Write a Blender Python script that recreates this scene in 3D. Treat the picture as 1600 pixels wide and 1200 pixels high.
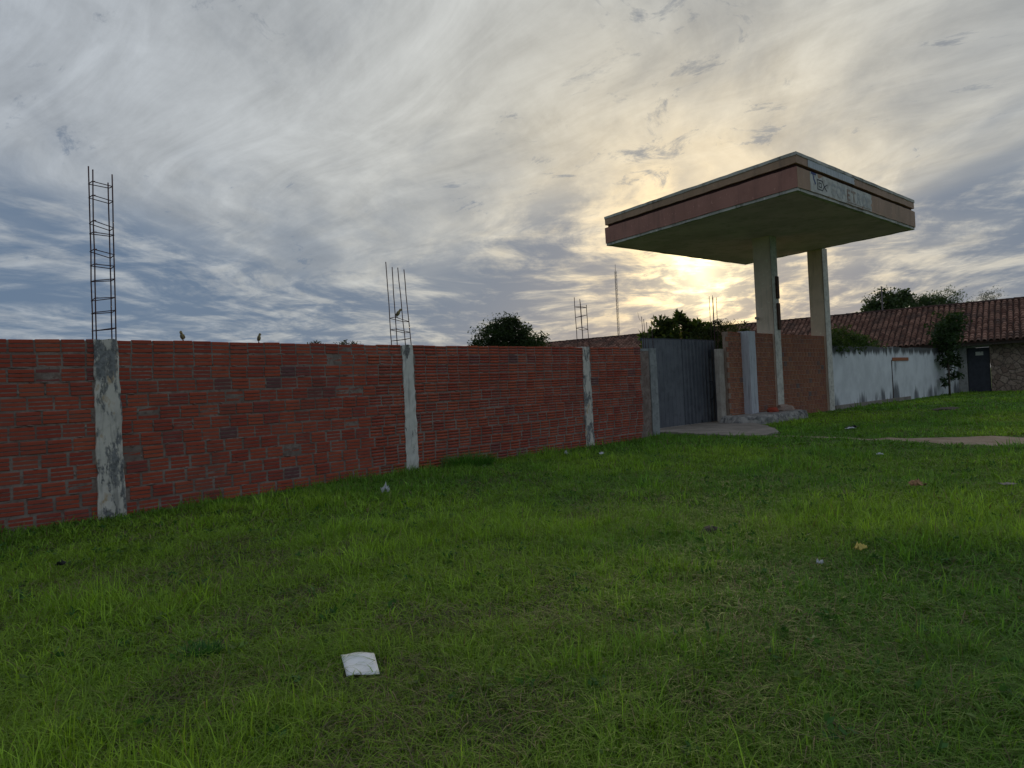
import bpy, bmesh, math, random
import numpy as np
from mathutils import Vector, Matrix, Quaternion

scene = bpy.context.scene
for o in list(bpy.data.objects):
    bpy.data.objects.remove(o, do_unlink=True)
COL = scene.collection

# ------------------------------------------------------------------ camera
PITCH, ROLL, EYE = math.radians(0.5), math.radians(-2.8), 1.36
FPX = 1109.0                                   # focal length for a 1600 px wide frame
fwd = Vector((0, math.cos(PITCH), math.sin(PITCH)))
up0 = Vector((0, -math.sin(PITCH), math.cos(PITCH)))
rg0 = Vector((1, 0, 0))
rgt = math.cos(ROLL) * rg0 + math.sin(ROLL) * up0
upv = -math.sin(ROLL) * rg0 + math.cos(ROLL) * up0
cam_d = bpy.data.cameras.new('camera')
cam = bpy.data.objects.new('camera', cam_d)
COL.objects.link(cam)
cam_d.sensor_fit = 'HORIZONTAL'
cam_d.sensor_width = 36.0
cam_d.lens = FPX / 1600 * 36.0
cam_d.clip_start = 0.05
cam_d.clip_end = 3000
mw = Matrix((rgt, upv, -fwd)).transposed().to_4x4()
mw.translation = Vector((0, 0, EYE))
cam.matrix_world = mw
scene.camera = cam

# ------------------------------------------------------------------ view + sun
scene.view_settings.view_transform = 'Standard'
scene.view_settings.look = 'None'
scene.view_settings.exposure = 0.0
scene.view_settings.gamma = 1.0
scene.view_settings.use_curve_mapping = False
SUN_AZ, SUN_EL = math.radians(15.3), math.radians(8.2)
SUN = Vector((math.sin(SUN_AZ) * math.cos(SUN_EL), math.cos(SUN_AZ) * math.cos(SUN_EL), math.sin(SUN_EL)))
sl = bpy.data.lights.new('sun', 'SUN')
sl.energy = 1.4
sl.angle = math.radians(12)
sl.color = (1.0, 0.78, 0.5)
so = bpy.data.objects.new('sun', sl)
COL.objects.link(so)
so.location = (20, 60, 40)
so.rotation_euler = (-SUN).to_track_quat('-Z', 'Y').to_euler()


# ------------------------------------------------------------------ node helpers
class NT:
    def __init__(self, nt):
        self.nt = nt

    def node(self, typ, **kw):
        n = self.nt.nodes.new(typ)
        for k, v in kw.items():
            setattr(n, k, v)
        return n

    def put(self, sock, val):
        if isinstance(val, bpy.types.NodeSocket):
            self.nt.links.new(val, sock)
        elif val is not None:
            if isinstance(val, (tuple, list)) and sock.type == 'RGBA' and len(val) == 3:
                val = (*val, 1)
            sock.default_value = val

    def m(self, op, a, b=None, c=None, clamp=False):
        n = self.node('ShaderNodeMath', operation=op, use_clamp=clamp)
        self.put(n.inputs[0], a)
        self.put(n.inputs[1], b)
        self.put(n.inputs[2], c)
        return n.outputs[0]

    def vm(self, op, a, b=None, out=0):
        n = self.node('ShaderNodeVectorMath', operation=op)
        self.put(n.inputs[0], a)
        self.put(n.inputs[1], b)
        return n.outputs[out]

    def mix(self, f, a, b, blend='MIX'):
        n = self.node('ShaderNodeMix', data_type='RGBA', blend_type=blend)
        self.put(n.inputs[0], f)
        self.put(n.inputs[6], a)
        self.put(n.inputs[7], b)
        return n.outputs[2]

    def step(self, x, lo, hi, a=0.0, b=1.0):
        n = self.node('ShaderNodeMapRange', interpolation_type='SMOOTHSTEP')
        self.put(n.inputs[0], x)
        for i, v in ((1, lo), (2, hi), (3, a), (4, b)):
            self.put(n.inputs[i], v)
        return n.outputs[0]

    def noise(self, vec, scale=1.0, detail=4.0, rough=0.55, dist=0.0, dims='3D'):
        n = self.node('ShaderNodeTexNoise', noise_dimensions=dims)
        self.put(n.inputs['Vector'], vec)
        n.inputs['Scale'].default_value = scale
        n.inputs['Detail'].default_value = detail
        n.inputs['Roughness'].default_value = rough
        n.inputs['Distortion'].default_value = dist
        return n.outputs[0]

    def mul(self, vec, s):
        return self.vm('MULTIPLY', vec, s)


# ------------------------------------------------------------------ world: sky with cloud layers
world = bpy.data.worlds.new('World')
scene.world = world
world.use_nodes = True
wn = world.node_tree
wn.nodes.clear()
T = NT(wn)
wout = T.node('ShaderNodeOutputWorld')
tc = T.node('ShaderNodeTexCoord')
D = T.vm('NORMALIZE', tc.outputs['Generated'])
sep = T.node('ShaderNodeSeparateXYZ')
T.put(sep.inputs[0], D)
dx, dy, dz = sep.outputs
zp = T.m('MAXIMUM', dz, 0.0)
den = T.m('ADD', zp, 0.085)
comb = T.node('ShaderNodeCombineXYZ')
T.put(comb.inputs[0], T.m('DIVIDE', dx, den))
T.put(comb.inputs[1], T.m('DIVIDE', dy, den))
P0 = comb.outputs[0]
mp = T.node('ShaderNodeMapping')
T.put(mp.inputs['Vector'], P0)
mp.inputs['Rotation'].default_value = (0, 0, math.radians(-4))
mp.inputs['Location'].default_value = (3.1, 1.7, 0)
PC = mp.outputs[0]
wnz = T.node('ShaderNodeTexNoise')
T.put(wnz.inputs['Vector'], PC)
wnz.inputs['Scale'].default_value = 0.55
wnz.inputs['Detail'].default_value = 2
warp = T.vm('SCALE', T.vm('SUBTRACT', wnz.outputs['Color'], (0.5, 0.5, 0.5)))
warp.node.inputs['Scale'].default_value = 1.1
PW = T.vm('ADD', PC, warp)
mp2 = T.node('ShaderNodeMapping')
T.put(mp2.inputs['Vector'], PW)
mp2.inputs['Rotation'].default_value = (0, 0, math.radians(16))
PL = mp2.outputs[0]
n_low = T.noise(T.mul(PL, (2.3, 0.62, 1)), 1.0, 8, 0.60)
n_big = T.noise(T.mul(PW, (0.75, 0.30, 1)), 1.0, 4, 0.55)
n_mid = T.noise(T.mul(PW, (2.3, 0.95, 1)), 1.0, 8, 0.60)
n_fin = T.noise(T.mul(PW, (4.2, 3.0, 1)), 1.0, 9, 0.66, 0.4)
n_str = T.noise(T.mul(PW, (2.4, 4.2, 1)), 1.0, 7, 0.62, 0.3)
mp3 = T.node('ShaderNodeMapping')
T.put(mp3.inputs['Vector'], PW)
mp3.inputs['Rotation'].default_value = (0, 0, math.radians(-38))
n_cir = T.noise(T.mul(mp3.outputs[0], (6.0, 1.5, 1)), 1.0, 9, 0.66, 0.5)
n_wsp = T.noise(T.mul(mp3.outputs[0], (7.5, 4.6, 1)), 1.0, 10, 0.72, 0.6)
mu = T.vm('DOT_PRODUCT', D, tuple(SUN), out=1)
ang = T.m('ARCCOSINE', T.m('MINIMUM', mu, 0.99999))
def expo(x, s):
    return T.m('EXPONENT', T.m('MULTIPLY', x, -1.0 / s))
g_wide = expo(ang, 0.44)
g_mid = expo(ang, 0.085)
g_tight = expo(ang, 0.027)
low = T.step(T.m('ADD', dz, T.m('MULTIPLY', T.m('SUBTRACT', n_big, 0.5), 0.35)), 0.14, 0.33, 1.0, 0.0)
dens_low = T.m('ADD', T.m('ADD', T.m('MULTIPLY', n_low, 0.52), T.m('MULTIPLY', n_str, 0.24)), T.m('MULTIPLY', n_fin, 0.24))
cov_low = T.m('MULTIPLY', T.step(dens_low, 0.385, 0.555), low)
dens_hi = T.m('ADD', T.m('MULTIPLY', n_big, 0.55), T.m('MULTIPLY', n_mid, 0.45))
cov_hi = T.m('MULTIPLY', T.step(dens_hi, 0.45, 0.66), 0.55)
wis = T.m('MULTIPLY', T.step(T.m('ADD', T.m('MULTIPLY', n_wsp, 0.55), T.m('MULTIPLY', n_mid, 0.45)), 0.53, 0.65), 0.8)
cov = T.m('MAXIMUM', cov_low, T.m('MAXIMUM', cov_hi, wis))
veil = T.mix(g_wide, (0.335, 0.385, 0.460), (0.80, 0.74, 0.56))
tex = T.m('MULTIPLY', T.m('SUBTRACT', T.m('ADD', T.m('ADD', T.m('MULTIPLY', n_fin, 0.25), T.m('MULTIPLY', n_cir, 0.45)), T.m('MULTIPLY', n_mid, 0.3)), 0.5), 1.75)
veil = T.vm('MULTIPLY', veil, T.vm('ADD', tex_v := T.node('ShaderNodeCombineXYZ').outputs[0], (1, 1, 1)))
for i_ in range(3):
    T.put(tex_v.node.inputs[i_], T.m('MULTIPLY', tex, -1.0))
dark = T.mix(g_wide, (0.115, 0.180, 0.285), (0.18, 0.218, 0.275))
dark = T.mix(T.m('MULTIPLY', T.step(dz, 0.2, 0.4), 0.7), dark, T.mix(g_wide, (0.185, 0.215, 0.265), (0.30, 0.29, 0.265)))
veil = T.mix(T.m('MULTIPLY', low, 0.22), veil, T.mix(g_wide, (0.30, 0.36, 0.44), (0.60, 0.53, 0.40)))
sky = T.mix(cov, veil, dark)
thin = T.m('SUBTRACT', 1.0, T.m('MULTIPLY', cov, 0.9))
gl = T.mix(T.m('MULTIPLY', g_mid, T.m('POWER', thin, 1.8)), (0, 0, 0), (1.7, 0.95, 0.10))
sky = T.mix(1.0, sky, gl, 'ADD')
gl2 = T.mix(T.m('MULTIPLY', g_tight, T.m('MULTIPLY_ADD', thin, 0.82, 0.18)), (0, 0, 0), (5.0, 4.2, 2.2))
sky = T.mix(1.0, sky, gl2, 'ADD')
hz = T.m('MULTIPLY', expo(zp, 0.045), 0.5)
sky = T.mix(hz, sky, T.mix(g_wide, (0.27, 0.38, 0.49), (0.42, 0.42, 0.39)))
nish = T.node('ShaderNodeTexSky', sky_type='NISHITA')
nish.sun_disc = False
nish.sun_elevation = SUN_EL
nish.sun_rotation = SUN_AZ
nish.dust_density = 2.0
bg1 = T.node('ShaderNodeBackground')
T.put(bg1.inputs[0], nish.outputs[0])
bg1.inputs[1].default_value = 0.05
bg2 = T.node('ShaderNodeBackground')
T.put(bg2.inputs[0], sky)
bg2.inputs[1].default_value = 1.05
ms = T.node('ShaderNodeMixShader')
ms.inputs[0].default_value = 0.92
wn.links.new(bg1.outputs[0], ms.inputs[1])
wn.links.new(bg2.outputs[0], ms.inputs[2])
wn.links.new(ms.outputs[0], wout.inputs[0])


# ------------------------------------------------------------------ materials
def new_mat(name, rough=0.8, spec=0.3):
    m = bpy.data.materials.new(name)
    m.use_nodes = True
    b = m.node_tree.nodes['Principled BSDF']
    b.inputs['Roughness'].default_value = rough
    b.inputs['Specular IOR Level'].default_value = spec
    t = NT(m.node_tree)
    t.b = b
    g = t.node('ShaderNodeNewGeometry')
    t.pos = g.outputs['Position']
    return m, t


def bump(t, h, strength=0.5, dist=0.01):
    n = t.node('ShaderNodeBump')
    n.inputs['Strength'].default_value = strength
    n.inputs['Distance'].default_value = dist
    t.put(n.inputs['Height'], h)
    t.put(t.b.inputs['Normal'], n.outputs[0])


def blotch_mat(name, a, b, scale=4, c=None, cscale=15, camt=0.4, rough=0.85, bstr=0.4, bdist=0.01, lo=0.4, hi=0.62):
    m, t = new_mat(name, rough)
    n1 = t.noise(t.pos, scale, 6, 0.6)
    col = t.mix(t.step(n1, lo, hi), a, b)
    if c:
        n2 = t.noise(t.pos, cscale, 5, 0.65)
        col = t.mix(t.m('MULTIPLY', t.step(n2, 0.5, 0.64), camt), col, c)
    t.put(t.b.inputs['Base Color'], col)
    bump(t, t.noise(t.pos, cscale * 2.5, 5, 0.7), bstr, bdist)
    return m


def drip_mat(name, a, b, dirt, amt=0.55, rough=0.6):
    """paint with run-down stains"""
    m, t = new_mat(name, rough)
    col = t.mix(t.step(t.noise(t.pos, 1.3, 6, 0.6), 0.4, 0.62), a, b)
    d1 = t.noise(t.mul(t.pos, (1, 1, 0.10)), 4.5, 6, 0.65)
    d2 = t.noise(t.pos, 9, 6, 0.7)
    col = t.mix(t.m('MULTIPLY', t.step(d1, 0.50, 0.70), amt), col, dirt)
    col = t.mix(t.m('MULTIPLY', t.step(d2, 0.60, 0.68), 0.5), col, tuple(min(1, c * 1.7 + .05) for c in a))
    t.put(t.b.inputs['Base Color'], col)
    bump(t, d2, 0.25, 0.006)
    return m


def brick_mat(name, attr, tan=False):
    m, t = new_mat(name, 0.9, 0.2)
    if attr:
        r = t.node('ShaderNodeAttribute', attribute_name='rnd').outputs['Fac']
    else:
        r = t.node('ShaderNodeObjectInfo').outputs['Random']
    ra = t.node('ShaderNodeValToRGB')
    t.put(ra.inputs[0], r)
    e = ra.color_ramp.elements
    ramp = [(0.0, (0.35, 0.066, 0.038)), (0.25, (0.41, 0.084, 0.044)), (0.5, (0.33, 0.060, 0.038)), (0.72, (0.43, 0.098, 0.050)),
            (0.95, (0.31, 0.064, 0.045)), (0.992, (0.17, 0.07, 0.07))]
    if tan:
        ramp = [(p, (c[0] * 0.98, c[1] * 1.9, c[2] * 1.9)) for p, c in ramp]
    e[0].position, e[0].color = ramp[0][0], (*ramp[0][1], 1)
    e[1].position, e[1].color = ramp[-1][0], (*ramp[-1][1], 1)
    for p, c in ramp[1:-1]:
        x = e.new(p)
        x.color = (*c, 1)
    n1 = t.noise(t.pos, 9, 7, 0.68)
    n2 = t.noise(t.pos, 38, 6, 0.7)
    col = t.mix(t.m('MULTIPLY', t.step(n1, 0.50, 0.66), 0.34), ra.outputs[0], (0.22, 0.125, 0.095))       # cement smears
    col = t.mix(t.m('MULTIPLY', t.step(n2, 0.55, 0.72), 0.35), col, (0.10, 0.035, 0.03))
    n3 = t.noise(t.mul(t.pos, (1, 1, 0.6)), 1.3, 4, 0.6)
    col = t.mix(t.m('MULTIPLY', t.step(n3, 0.50, 0.72), 0.4), col, (0.17, 0.07, 0.055))                # old grime
    t.put(t.b.inputs['Base Color'], col)
    bump(t, n2, 0.5, 0.006)
    return m


def peel_mat(name, paint, under, stain, thr=(0.50, 0.56), tall=0.35, scale=9, warm=None):
    m, t = new_mat(name, 0.9, 0.2)
    q = t.mul(t.pos, (1, 1, tall))
    n1 = t.noise(q, scale, 10, 0.74)
    n0 = t.noise(t.pos, 2.2, 3, 0.5)
    mix = t.m('ADD', n1, t.m('MULTIPLY', t.m('SUBTRACT', n0, 0.5), 0.5))
    f = t.step(mix, thr[0], thr[1])
    n2 = t.noise(t.pos, 3.5, 5, 0.6)
    p = t.mix(t.m('MULTIPLY', t.step(n2, 0.45, 0.7), 0.5), paint, stain)
    dr_ = t.noise(t.mul(t.pos, (1, 1, 0.07)), 16, 5, 0.65)
    p = t.mix(t.m('MULTIPLY', t.step(dr_, 0.52, 0.68), 0.55), p, tuple(c * .45 for c in stain))
    if warm:
        n4 = t.noise(t.mul(t.pos, (1, 1, 0.5)), 5, 4, 0.6)
        p = t.mix(t.step(n4, 0.56, 0.64), p, warm)
    u = t.mix(t.step(t.noise(t.pos, 25, 4, 0.6), 0.4, 0.65), under, tuple(c * 0.55 for c in under))
    t.put(t.b.inputs['Base Color'], t.mix(f, p, u))
    h = t.m('ADD', t.m('MULTIPLY', f, -0.6), t.m('MULTIPLY', t.noise(t.pos, 40, 5, 0.7), 0.5))
    bump(t, h, 0.6, 0.012)
    return m


def wall_paint_mat(name):
    m, t = new_mat(name, 0.9, 0.2)
    z = t.node('ShaderNodeSeparateXYZ')
    t.put(z.inputs[0], t.pos)
    zz = z.outputs[2]
    q = t.mul(t.pos, (1, 1, 0.22))
    ns = t.noise(q, 2.6, 8, 0.7)
    ns2 = t.noise(t.mul(t.pos, (1, 1, 0.12)), 0.8, 5, 0.6)
    ntop = t.m('ADD', t.step(zz, 1.75, 2.5), t.m('MULTIPLY', t.m('SUBTRACT', ns, 0.5), 1.9))
    nbot = t.m('ADD', t.step(zz, 1.15, 0.1), t.m('ADD', t.m('MULTIPLY', t.m('SUBTRACT', ns, 0.5), 2.4), t.m('MULTIPLY', t.m('SUBTRACT', ns2, 0.5), 5.0)))
    base = t.mix(t.step(t.noise(t.pos, 1.2, 5, 0.6), 0.35, 0.7), (0.76, 0.765, 0.77), (0.62, 0.625, 0.63))
    col = t.mix(t.m('MULTIPLY', t.step(ntop, 0.42, 0.85), 0.95), base, (0.075, 0.075, 0.072))
    col = t.mix(t.m('MULTIPLY', t.step(nbot, 0.70, 1.35), 0.8), col, (0.055, 0.055, 0.06))
    t.put(t.b.inputs['Base Color'], col)
    bump(t, t.noise(t.pos, 14, 6, 0.65), 0.35, 0.02)
    return m


def tile_mat(name, attr):
    m, t = new_mat(name, 0.85, 0.25)
    r = t.node('ShaderNodeAttribute', attribute_name='rnd').outputs['Fac'] if attr else t.node('ShaderNodeObjectInfo').outputs['Random']
    col = t.mix(r, (0.16, 0.078, 0.055), (0.38, 0.21, 0.15))
    n1 = t.noise(t.pos, 1.1, 6, 0.65)
    col = t.mix(t.m('MULTIPLY', t.step(n1, 0.45, 0.66), 0.75), col, (0.06, 0.05, 0.045))
    n2 = t.noise(t.pos, 9, 5, 0.65)
    col = t.mix(t.m('MULTIPLY', t.step(n2, 0.55, 0.7), 0.5), col, (0.40, 0.24, 0.17))
    t.put(t.b.inputs['Base Color'], col)
    return m


def leaf_mat(name, trans=0.35):
    m = bpy.data.materials.new(name)
    m.use_nodes = True
    t = NT(m.node_tree)
    b = m.node_tree.nodes['Principled BSDF']
    out = m.node_tree.nodes['Material Output']
    at = t.node('ShaderNodeAttribute', attribute_name='Col').outputs['Color']
    t.put(b.inputs['Base Color'], at)
    b.inputs['Roughness'].default_value = 0.6
    b.inputs['Specular IOR Level'].default_value = 0.25
    tr = t.node('ShaderNodeBsdfTranslucent')
    t.put(tr.inputs[0], t.mix(1.0, at, (1.25, 1.35, 0.6), 'MULTIPLY'))
    mx = t.node('ShaderNodeMixShader')
    mx.inputs[0].default_value = trans
    m.node_tree.links.new(b.outputs[0], mx.inputs[1])
    m.node_tree.links.new(tr.outputs[0], mx.inputs[2])
    m.node_tree.links.new(mx.outputs[0], out.inputs[0])
    return m


def plain(name, col, rough=0.7, metal=0.0, var=0.25, scale=12):
    m, t = new_mat(name, rough)
    t.b.inputs['Metallic'].default_value = metal
    n = t.noise(t.pos, scale, 5, 0.6)
    t.put(t.b.inputs['Base Color'], t.mix(t.step(n, 0.35, 0.7), col, tuple(c * (1 - var) for c in col)))
    return m


MT = {}
MT['brick'] = brick_mat('brick_clay', False)
MT['brick_s'] = brick_mat('brick_clay_far', True)
MT['brick_t'] = brick_mat('brick_clay_station', True, True)
MT['mortar'] = blotch_mat('mortar', (0.20, 0.15, 0.125), (0.29, 0.23, 0.195), 4, (0.14, 0.065, 0.048), 14, 0.55, 0.95, 0.8, 0.012)
MT['mortar_t'] = blotch_mat('mortar_station', (0.27, 0.19, 0.14), (0.34, 0.25, 0.19), 5, (0.17, 0.12, 0.09), 22, 0.5, 0.95, 0.6, 0.01)
MT['pillar'] = peel_mat('peeling_whitewash', (0.66, 0.61, 0.53), (0.25, 0.25, 0.245), (0.42, 0.40, 0.36), (0.50, 0.57), 0.35, 12, (0.50, 0.38, 0.25))
MT['pillar_clean'] = peel_mat('whitewash', (0.68, 0.65, 0.58), (0.22, 0.21, 0.20), (0.44, 0.43, 0.40), (0.58, 0.62), 0.3, 7)
MT['white_pillar'] = peel_mat('white_paint_pillar', (0.52, 0.53, 0.55), (0.32, 0.32, 0.33), (0.42, 0.42, 0.44), (0.66, 0.72), 0.3, 6)
MT['grey_post'] = blotch_mat('grey_concrete', (0.24, 0.25, 0.245), (0.31, 0.32, 0.31), 3, (0.13, 0.14, 0.14), 8, 0.5)
MT['beige_post'] = blotch_mat('beige_plaster', (0.42, 0.37, 0.31), (0.34, 0.29, 0.24), 3, (0.22, 0.19, 0.16), 8, 0.4)
MT['column'] = drip_mat('column_plaster', (0.76, 0.59, 0.46), (0.66, 0.51, 0.39), (0.36, 0.28, 0.20), 0.6, 0.85)
MT['column_w'] = blotch_mat('column_white_edge', (0.66, 0.62, 0.54), (0.54, 0.50, 0.43), 3, (0.25, 0.22, 0.18), 9, 0.5)
MT['rust'] = plain('rusty_rebar', (0.10, 0.05, 0.055), 0.8, 0.0, 0.5, 30)
MT['rustplate'] = plain('rusty_channel', (0.11, 0.055, 0.035), 0.8, 0.0, 0.6, 14)
MT['gate'] = blotch_mat('grey_gate_paint', (0.105, 0.112, 0.125), (0.135, 0.142, 0.155), 1.5, (0.06, 0.062, 0.068), 5, 0.4, 0.5, 0.1, 0.004)
MT['gate_dark'] = plain('gate_frame_paint', (0.05, 0.055, 0.065), 0.5)
MT['concrete'] = blotch_mat('worn_concrete', (0.30, 0.26, 0.22), (0.22, 0.19, 0.16), 1.6, (0.14, 0.12, 0.10), 7, 0.5)
MT['island'] = blotch_mat('broken_concrete', (0.42, 0.39, 0.35), (0.24, 0.23, 0.22), 5, (0.09, 0.09, 0.09), 8, 0.7, 0.95, 1.0, 0.04)
MT['rubble'] = blotch_mat('pink_rubble', (0.42, 0.30, 0.24), (0.34, 0.25, 0.20), 5, (0.2, 0.15, 0.12), 20, 0.5)
MT['soffit'] = blotch_mat('soffit_concrete_tinted', (0.76, 0.55, 0.70), (0.62, 0.45, 0.57), 0.8, (0.40, 0.29, 0.36), 3, 0.4)  # pink put into the colour to offset green light bounced up from grass
MT['fascia_red'] = drip_mat('red_brown_paint', (0.36, 0.165, 0.125), (0.31, 0.14, 0.105), (0.19, 0.095, 0.075))
MT['fascia_tan'] = drip_mat('tan_brown_paint', (0.38, 0.235, 0.15), (0.32, 0.20, 0.125), (0.18, 0.12, 0.085))
MT['trim'] = drip_mat('dirty_white_trim', (0.52, 0.49, 0.44), (0.38, 0.36, 0.32), (0.15, 0.13, 0.11), 0.8, 0.8)
MT['groove'] = plain('dark_groove', (0.05, 0.02, 0.017), 0.9)
MT['sign_white'] = blotch_mat('faded_sign_white', (0.56, 0.54, 0.49), (0.44, 0.42, 0.38), 3, (0.28, 0.25, 0.22), 6, 0.5, 0.7, 0.15)
MT['sign_letter'] = blotch_mat('faded_letters', (0.34, 0.34, 0.34), (0.46, 0.45, 0.42), 8, None, 15, 0.4, 0.7, 0.1)
MT['sign_letter_b'] = blotch_mat('rusty_letters', (0.22, 0.13, 0.09), (0.36, 0.30, 0.25), 10, None, 15, 0.4, 0.7, 0.1)
MT['sign_dark'] = plain('sign_dark_mark', (0.045, 0.045, 0.06), 0.7)
MT['sign_blue'] = plain('sign_blue_mark', (0.06, 0.08, 0.22), 0.7)
MT['white_wall'] = wall_paint_mat('mildewed_white_paint')
MT['tile'] = tile_mat('clay_tile', False)
MT['tile_s'] = tile_mat('clay_tile_far', True)
MT['tile_bed'] = blotch_mat('tile_channel', (0.07, 0.032, 0.022), (0.045, 0.028, 0.022), 3, (0.03, 0.026, 0.022), 9, 0.5)
MT['house'] = blotch_mat('house_plaster', (0.40, 0.38, 0.35), (0.30, 0.29, 0.27), 1.5, (0.16, 0.15, 0.14), 5, 0.5)
MT['wood_dark'] = plain('dark_timber', (0.06, 0.045, 0.035), 0.8)
MT['door'] = plain('dark_grey_door', (0.055, 0.058, 0.07), 0.6, 0.0, 0.3, 5)
MT['paper'] = plain('white_paper', (0.78, 0.79, 0.80), 0.8, 0.0, 0.06, 20)
MT['plastic_w'] = plain('white_plastic', (0.52, 0.53, 0.54), 0.4, 0.0, 0.15, 30)
MT['yellow'] = plain('yellow_wrapper', (0.70, 0.55, 0.14), 0.4, 0.0, 0.3, 60)
MT['tan'] = plain('tan_cardboard', (0.42, 0.25, 0.13), 0.9, 0.0, 0.4, 40)
MT['soil'] = plain('brown_soil', (0.085, 0.07, 0.05), 0.95, 0.0, 0.5, 40)
MT['black'] = plain('black_plastic', (0.02, 0.02, 0.02), 0.4)
MT['orange'] = plain('orange_timber', (0.42, 0.15, 0.07), 0.8, 0.0, 0.3, 20)
MT['bark'] = blotch_mat('bark', (0.12, 0.09, 0.065), (0.07, 0.055, 0.04), 6, (0.03, 0.025, 0.02), 20, 0.5)
MT['feather_y'] = plain('yellow_olive_feathers', (0.30, 0.24, 0.11), 0.9, 0.0, 0.4, 60)
MT['feather_d'] = plain('brown_feathers', (0.12, 0.10, 0.07), 0.9, 0.0, 0.4, 60)
MT['beak'] = plain('dark_beak', (0.03, 0.028, 0.025), 0.5)
MT['grass'] = leaf_mat('grass_blades', 0.30)
MT['leaf'] = leaf_mat('leaves', 0.34)
MT['steel'] = plain('mast_steel', (0.12, 0.10, 0.10), 0.6)


def ground_mat():
    m, t = new_mat('turf_ground', 0.95, 0.1)
    n1 = t.noise(t.pos, 0.5, 6, 0.6)
    n2 = t.noise(t.pos, 9, 6, 0.7)
    n3 = t.noise(t.pos, 45, 5, 0.7)
    g = t.mix(t.step(n2, 0.35, 0.65), (0.055, 0.125, 0.020), (0.090, 0.175, 0.030))
    s = t.mix(t.step(n3, 0.4, 0.62), (0.060, 0.048, 0.028), (0.095, 0.078, 0.048))
    f = t.step(t.m('ADD', t.m('MULTIPLY', n1, 0.5), t.m('MULTIPLY', n2, 0.5)), 0.46, 0.56)
    # far beyond the blades the turf itself is green
    sp = t.vm('LENGTH', t.pos, None, out=1)
    far = t.step(sp, 9, 22, 0.55, 0.90)
    f = t.m('MAXIMUM', t.m('MULTIPLY', t.m('SUBTRACT', 1.0, f), 0.6), far)
    t.put(t.b.inputs['Base Color'], t.mix(f, s, g))
    bump(t, n3, 0.8, 0.02)
    return m


def dirt_mat():
    m, t = new_mat('sandy_dirt', 0.95, 0.1)
    n1 = t.noise(t.pos, 2.5, 6, 0.65)
    n2 = t.noise(t.pos, 30, 6, 0.7)
    c = t.mix(t.step(n1, 0.38, 0.62), (0.36, 0.28, 0.21), (0.27, 0.20, 0.14))
    c = t.mix(t.m('MULTIPLY', t.step(n2, 0.5, 0.66), 0.5), c, (0.17, 0.13, 0.09))
    t.put(t.b.inputs['Base Color'], c)
    bump(t, n2, 0.7, 0.02)
    return m


def stone_mat():
    m, t = new_mat('stone_cladding', 0.9, 0.2)
    v = t.node('ShaderNodeTexVoronoi', feature='DISTANCE_TO_EDGE')
    wv = t.vm('ADD', t.pos, t.vm('SCALE', t.node('ShaderNodeTexNoise').outputs['Color']))
    t.put(v.inputs['Vector'], t.pos)
    v.inputs['Scale'].default_value = 3.4
    c = t.node('ShaderNodeTexVoronoi')
    t.put(c.inputs['Vector'], t.pos)
    c.inputs['Scale'].default_value = 3.4
    sc = t.node('ShaderNodeSeparateColor')
    t.put(sc.inputs[0], c.outputs['Color'])
    col = t.mix(sc.outputs[0], (0.25, 0.17, 0.13), (0.40, 0.30, 0.23))
    col = t.mix(t.m('MULTIPLY', t.step(t.noise(t.pos, 12, 5, 0.6), 0.45, 0.65), 0.6), col, (0.12, 0.09, 0.07))
    col = t.mix(t.step(v.outputs[0], 0.0, 0.05, 0.8, 0.0), col, (0.10, 0.08, 0.07))
    t.put(t.b.inputs['Base Color'], col)
    bump(t, t.step(v.outputs[0], 0.0, 0.12), 0.8, 0.05)
    return m


MT['ground'] = ground_mat()
MT['dirt'] = dirt_mat()
MT['stone'] = stone_mat()


# ------------------------------------------------------------------ object helpers
def finish(name, me, mat, parent=None, loc=(0, 0, 0), rotz=0.0, smooth=False):
    o = bpy.data.objects.new(name, me)
    COL.objects.link(o)
    if mat is not None:
        mats = mat if isinstance(mat, (list, tuple)) else [mat]
        idx_ = [p.material_index for p in me.polygons] if len(mats) > 1 else None
        me.materials.clear()
        for k in mats:
            me.materials.append(MT[k] if isinstance(k, str) else k)
        if idx_:
            me.polygons.foreach_set('material_index', idx_)
    o.location = loc
    o.rotation_euler = (0, 0, rotz)
    if parent:
        o.parent = parent
    if smooth:
        me.polygons.foreach_set('use_smooth', [True] * len(me.polygons))
    return o


def from_bm(name, bm, mat, parent=None, loc=(0, 0, 0), rotz=0.0, smooth=False):
    bmesh.ops.recalc_face_normals(bm, faces=bm.faces)
    me = bpy.data.meshes.new(name)
    bm.to_mesh(me)
    bm.free()
    return finish(name, me, mat, parent, loc, rotz, smooth)


def tag(o, label, cat, group=None):
    o['label'] = label
    o['category'] = cat
    if group:
        o['group'] = group
    return o


def struct(o):
    o['kind'] = 'structure'
    return o


def stuff(o):
    o['kind'] = 'stuff'
    return o


def thing(name, label, cat, loc=(0, 0, 0), rotz=0.0, group=None):
    o = bpy.data.objects.new(name, None)
    COL.objects.link(o)
    o.empty_display_size = 0.1
    o.location = loc
    o.rotation_euler = (0, 0, rotz)
    return tag(o, label, cat, group)


def add_box(bm, x0, x1, y0, y1, z0, z1, mi=0):
    v = [bm.verts.new(c) for c in ((x0, y0, z0), (x1, y0, z0), (x1, y1, z0), (x0, y1, z0), (x0, y0, z1), (x1, y0, z1), (x1, y1, z1), (x0, y1, z1))]
    for f in ((0, 3, 2, 1), (4, 5, 6, 7), (0, 1, 5, 4), (1, 2, 6, 5), (2, 3, 7, 6), (3, 0, 4, 7)):
        bm.faces.new([v[i] for i in f]).material_index = mi
    return v


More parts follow.
